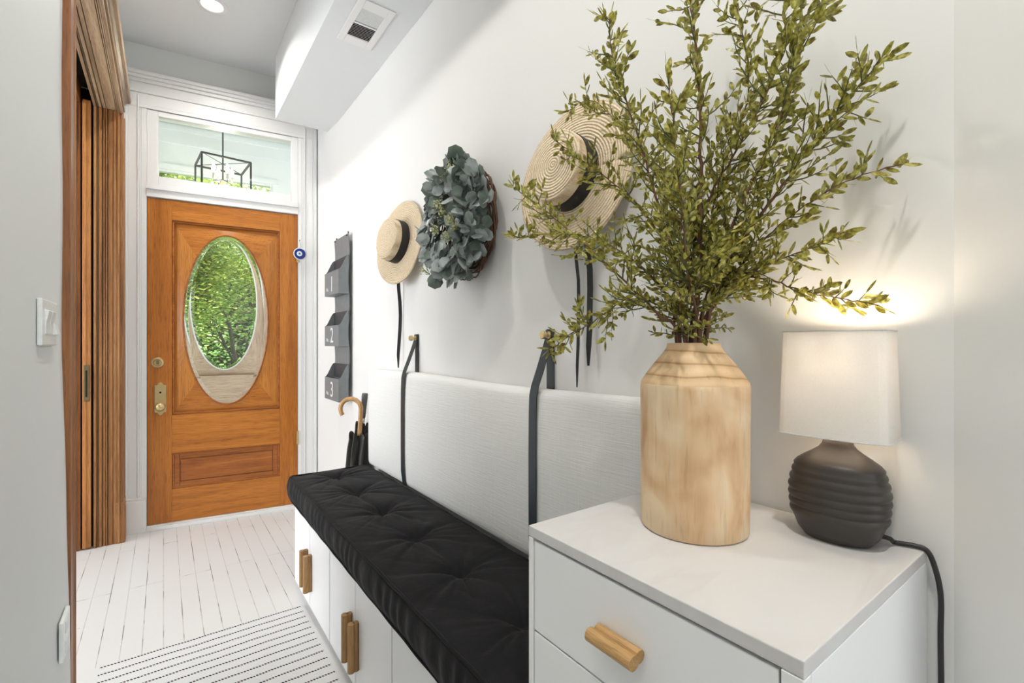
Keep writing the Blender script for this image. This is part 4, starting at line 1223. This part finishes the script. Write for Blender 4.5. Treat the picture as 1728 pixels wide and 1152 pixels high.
# ------------------------------------------------------------------ outdoors beyond the front door
gd = MB(); gd.box(-30, 30, 5.2, 40, -1.2, -.9); struct(gd.build('ground', 'grass'))


def tree(name, base, H_, crown_r, nleaf, ls, mat, lab, cat, seed, low=.25):
    r_ = random.Random(seed); E_ = empty(name, base, (0, 0, 0), lab, cat)
    tr, le = MB(), MB(); tips = []

    def grow(p, d, L_, rad, lev):
        pts = [p]; cur = p
        for k in range(4):
            d = (d + Vector((r_.uniform(-.16, .16), r_.uniform(-.16, .16), .05))).normalized(); cur = cur + d * (L_ / 4); pts.append(cur)
        tr.tube(pts, [rad, rad * .9, rad * .8, rad * .7, rad * .6], 6, cap=False)
        if lev >= 2: tips.extend(pts[1:])
        if lev < 4:
            for k in range(4 if lev < 2 else 3):
                q_ = pts[r_.randint(2, 4)]; a = r_.random() * 2 * PI
                nd = (d + Vector((math.cos(a), math.sin(a), r_.uniform(-.1, .5))) * r_.uniform(.6, 1.1)).normalized()
                grow(q_, nd, L_ * r_.uniform(.55, .75), rad * .55, lev + 1)
    grow(Vector((0, 0, 0)), Vector((0, 0, 1)), H_ * .45, H_ * .008, 0)
    for i in range(nleaf):
        p = r_.choice(tips) + Vector((r_.gauss(0, .20), r_.gauss(0, .20), r_.gauss(0, .22))) * (H_ / 5)
        a = r_.random() * 2 * PI; d = Vector((math.cos(a), math.sin(a), r_.uniform(-.6, .3))).normalized()
        le.leaf(p, d, Vector((r_.uniform(-.6, .6), r_.uniform(-.6, .6), 1)), ls * r_.uniform(.7, 1.2), ls * .45, .1)
    tr.build('trunk_and_branches', 'treebark', E_, smooth=True); le.build('foliage', mat, E_, smooth=False, fix=False)


tree('leafy_tree', (-.30, 8.6, -.9), 5.0, 2, 42000, .062, 'tree', 'bright green leafy tree seen through the oval glass of the door', 'tree', 12)
tree('leafy_tree', (1.4, 9.6, -.9), 5.8, 2, 11000, .11, 'tree', 'leafy tree farther right beyond the front door', 'tree', 8)
tree('leafy_tree', (-3.0, 10.2, -.9), 6.2, 2, 11000, .11, 'tree', 'leafy tree farther left beyond the front door', 'tree', 9)


def hedge(base, sx_, sy_, sz_, nleaf, lab, seed):
    r_ = random.Random(seed); E_ = empty('hedge', base, (0, 0, 0), lab, 'hedge'); le, co = MB(), MB()
    def core(i, j):
        a = 2 * PI * i; b = PI * j / 1.0
        return (sx_ * .9 * math.cos(a) * math.sin(b), sy_ * .85 * math.sin(a) * math.sin(b), sz_ * .5 - sz_ * .47 * math.cos(b) + .1 * noise.noise(Vector((i * 9, j * 9, 0))))
    co.grid(core, 40, 20); bmesh.ops.remove_doubles(co.bm, verts=co.bm.verts, dist=.001); co.build('shade_core', 'treebark', E_, smooth=True)  # solid dark core stands in for the shade between leaves
    for i in range(nleaf):
        u = r_.random() * 2 * PI; v_ = math.acos(r_.uniform(-1, 1)); k = r_.uniform(.86, 1.04)
        p = Vector((sx_ * k * math.cos(u) * math.sin(v_), sy_ * k * math.sin(u) * math.sin(v_), sz_ * .5 + sz_ * .52 * k * math.cos(v_)))
        a = r_.random() * 2 * PI; le.leaf(p, Vector((math.cos(a), math.sin(a), r_.uniform(-.5, .5))), Vector((r_.uniform(-1, 1), -1, 1)), .10 * r_.uniform(.6, 1.2), .055, .1)
    le.build('foliage', 'tree2', E_, smooth=False, fix=False)


hedge((-2.6, 14.5, -1.0), 5.2, 1.2, 5.6, 36000, 'tall dark green hedge at left behind the garden trees', 21)
hedge((4.0, 14.5, -1.0), 4.2, 1.2, 5.2, 26000, 'tall dark green hedge at right behind the garden trees', 22)
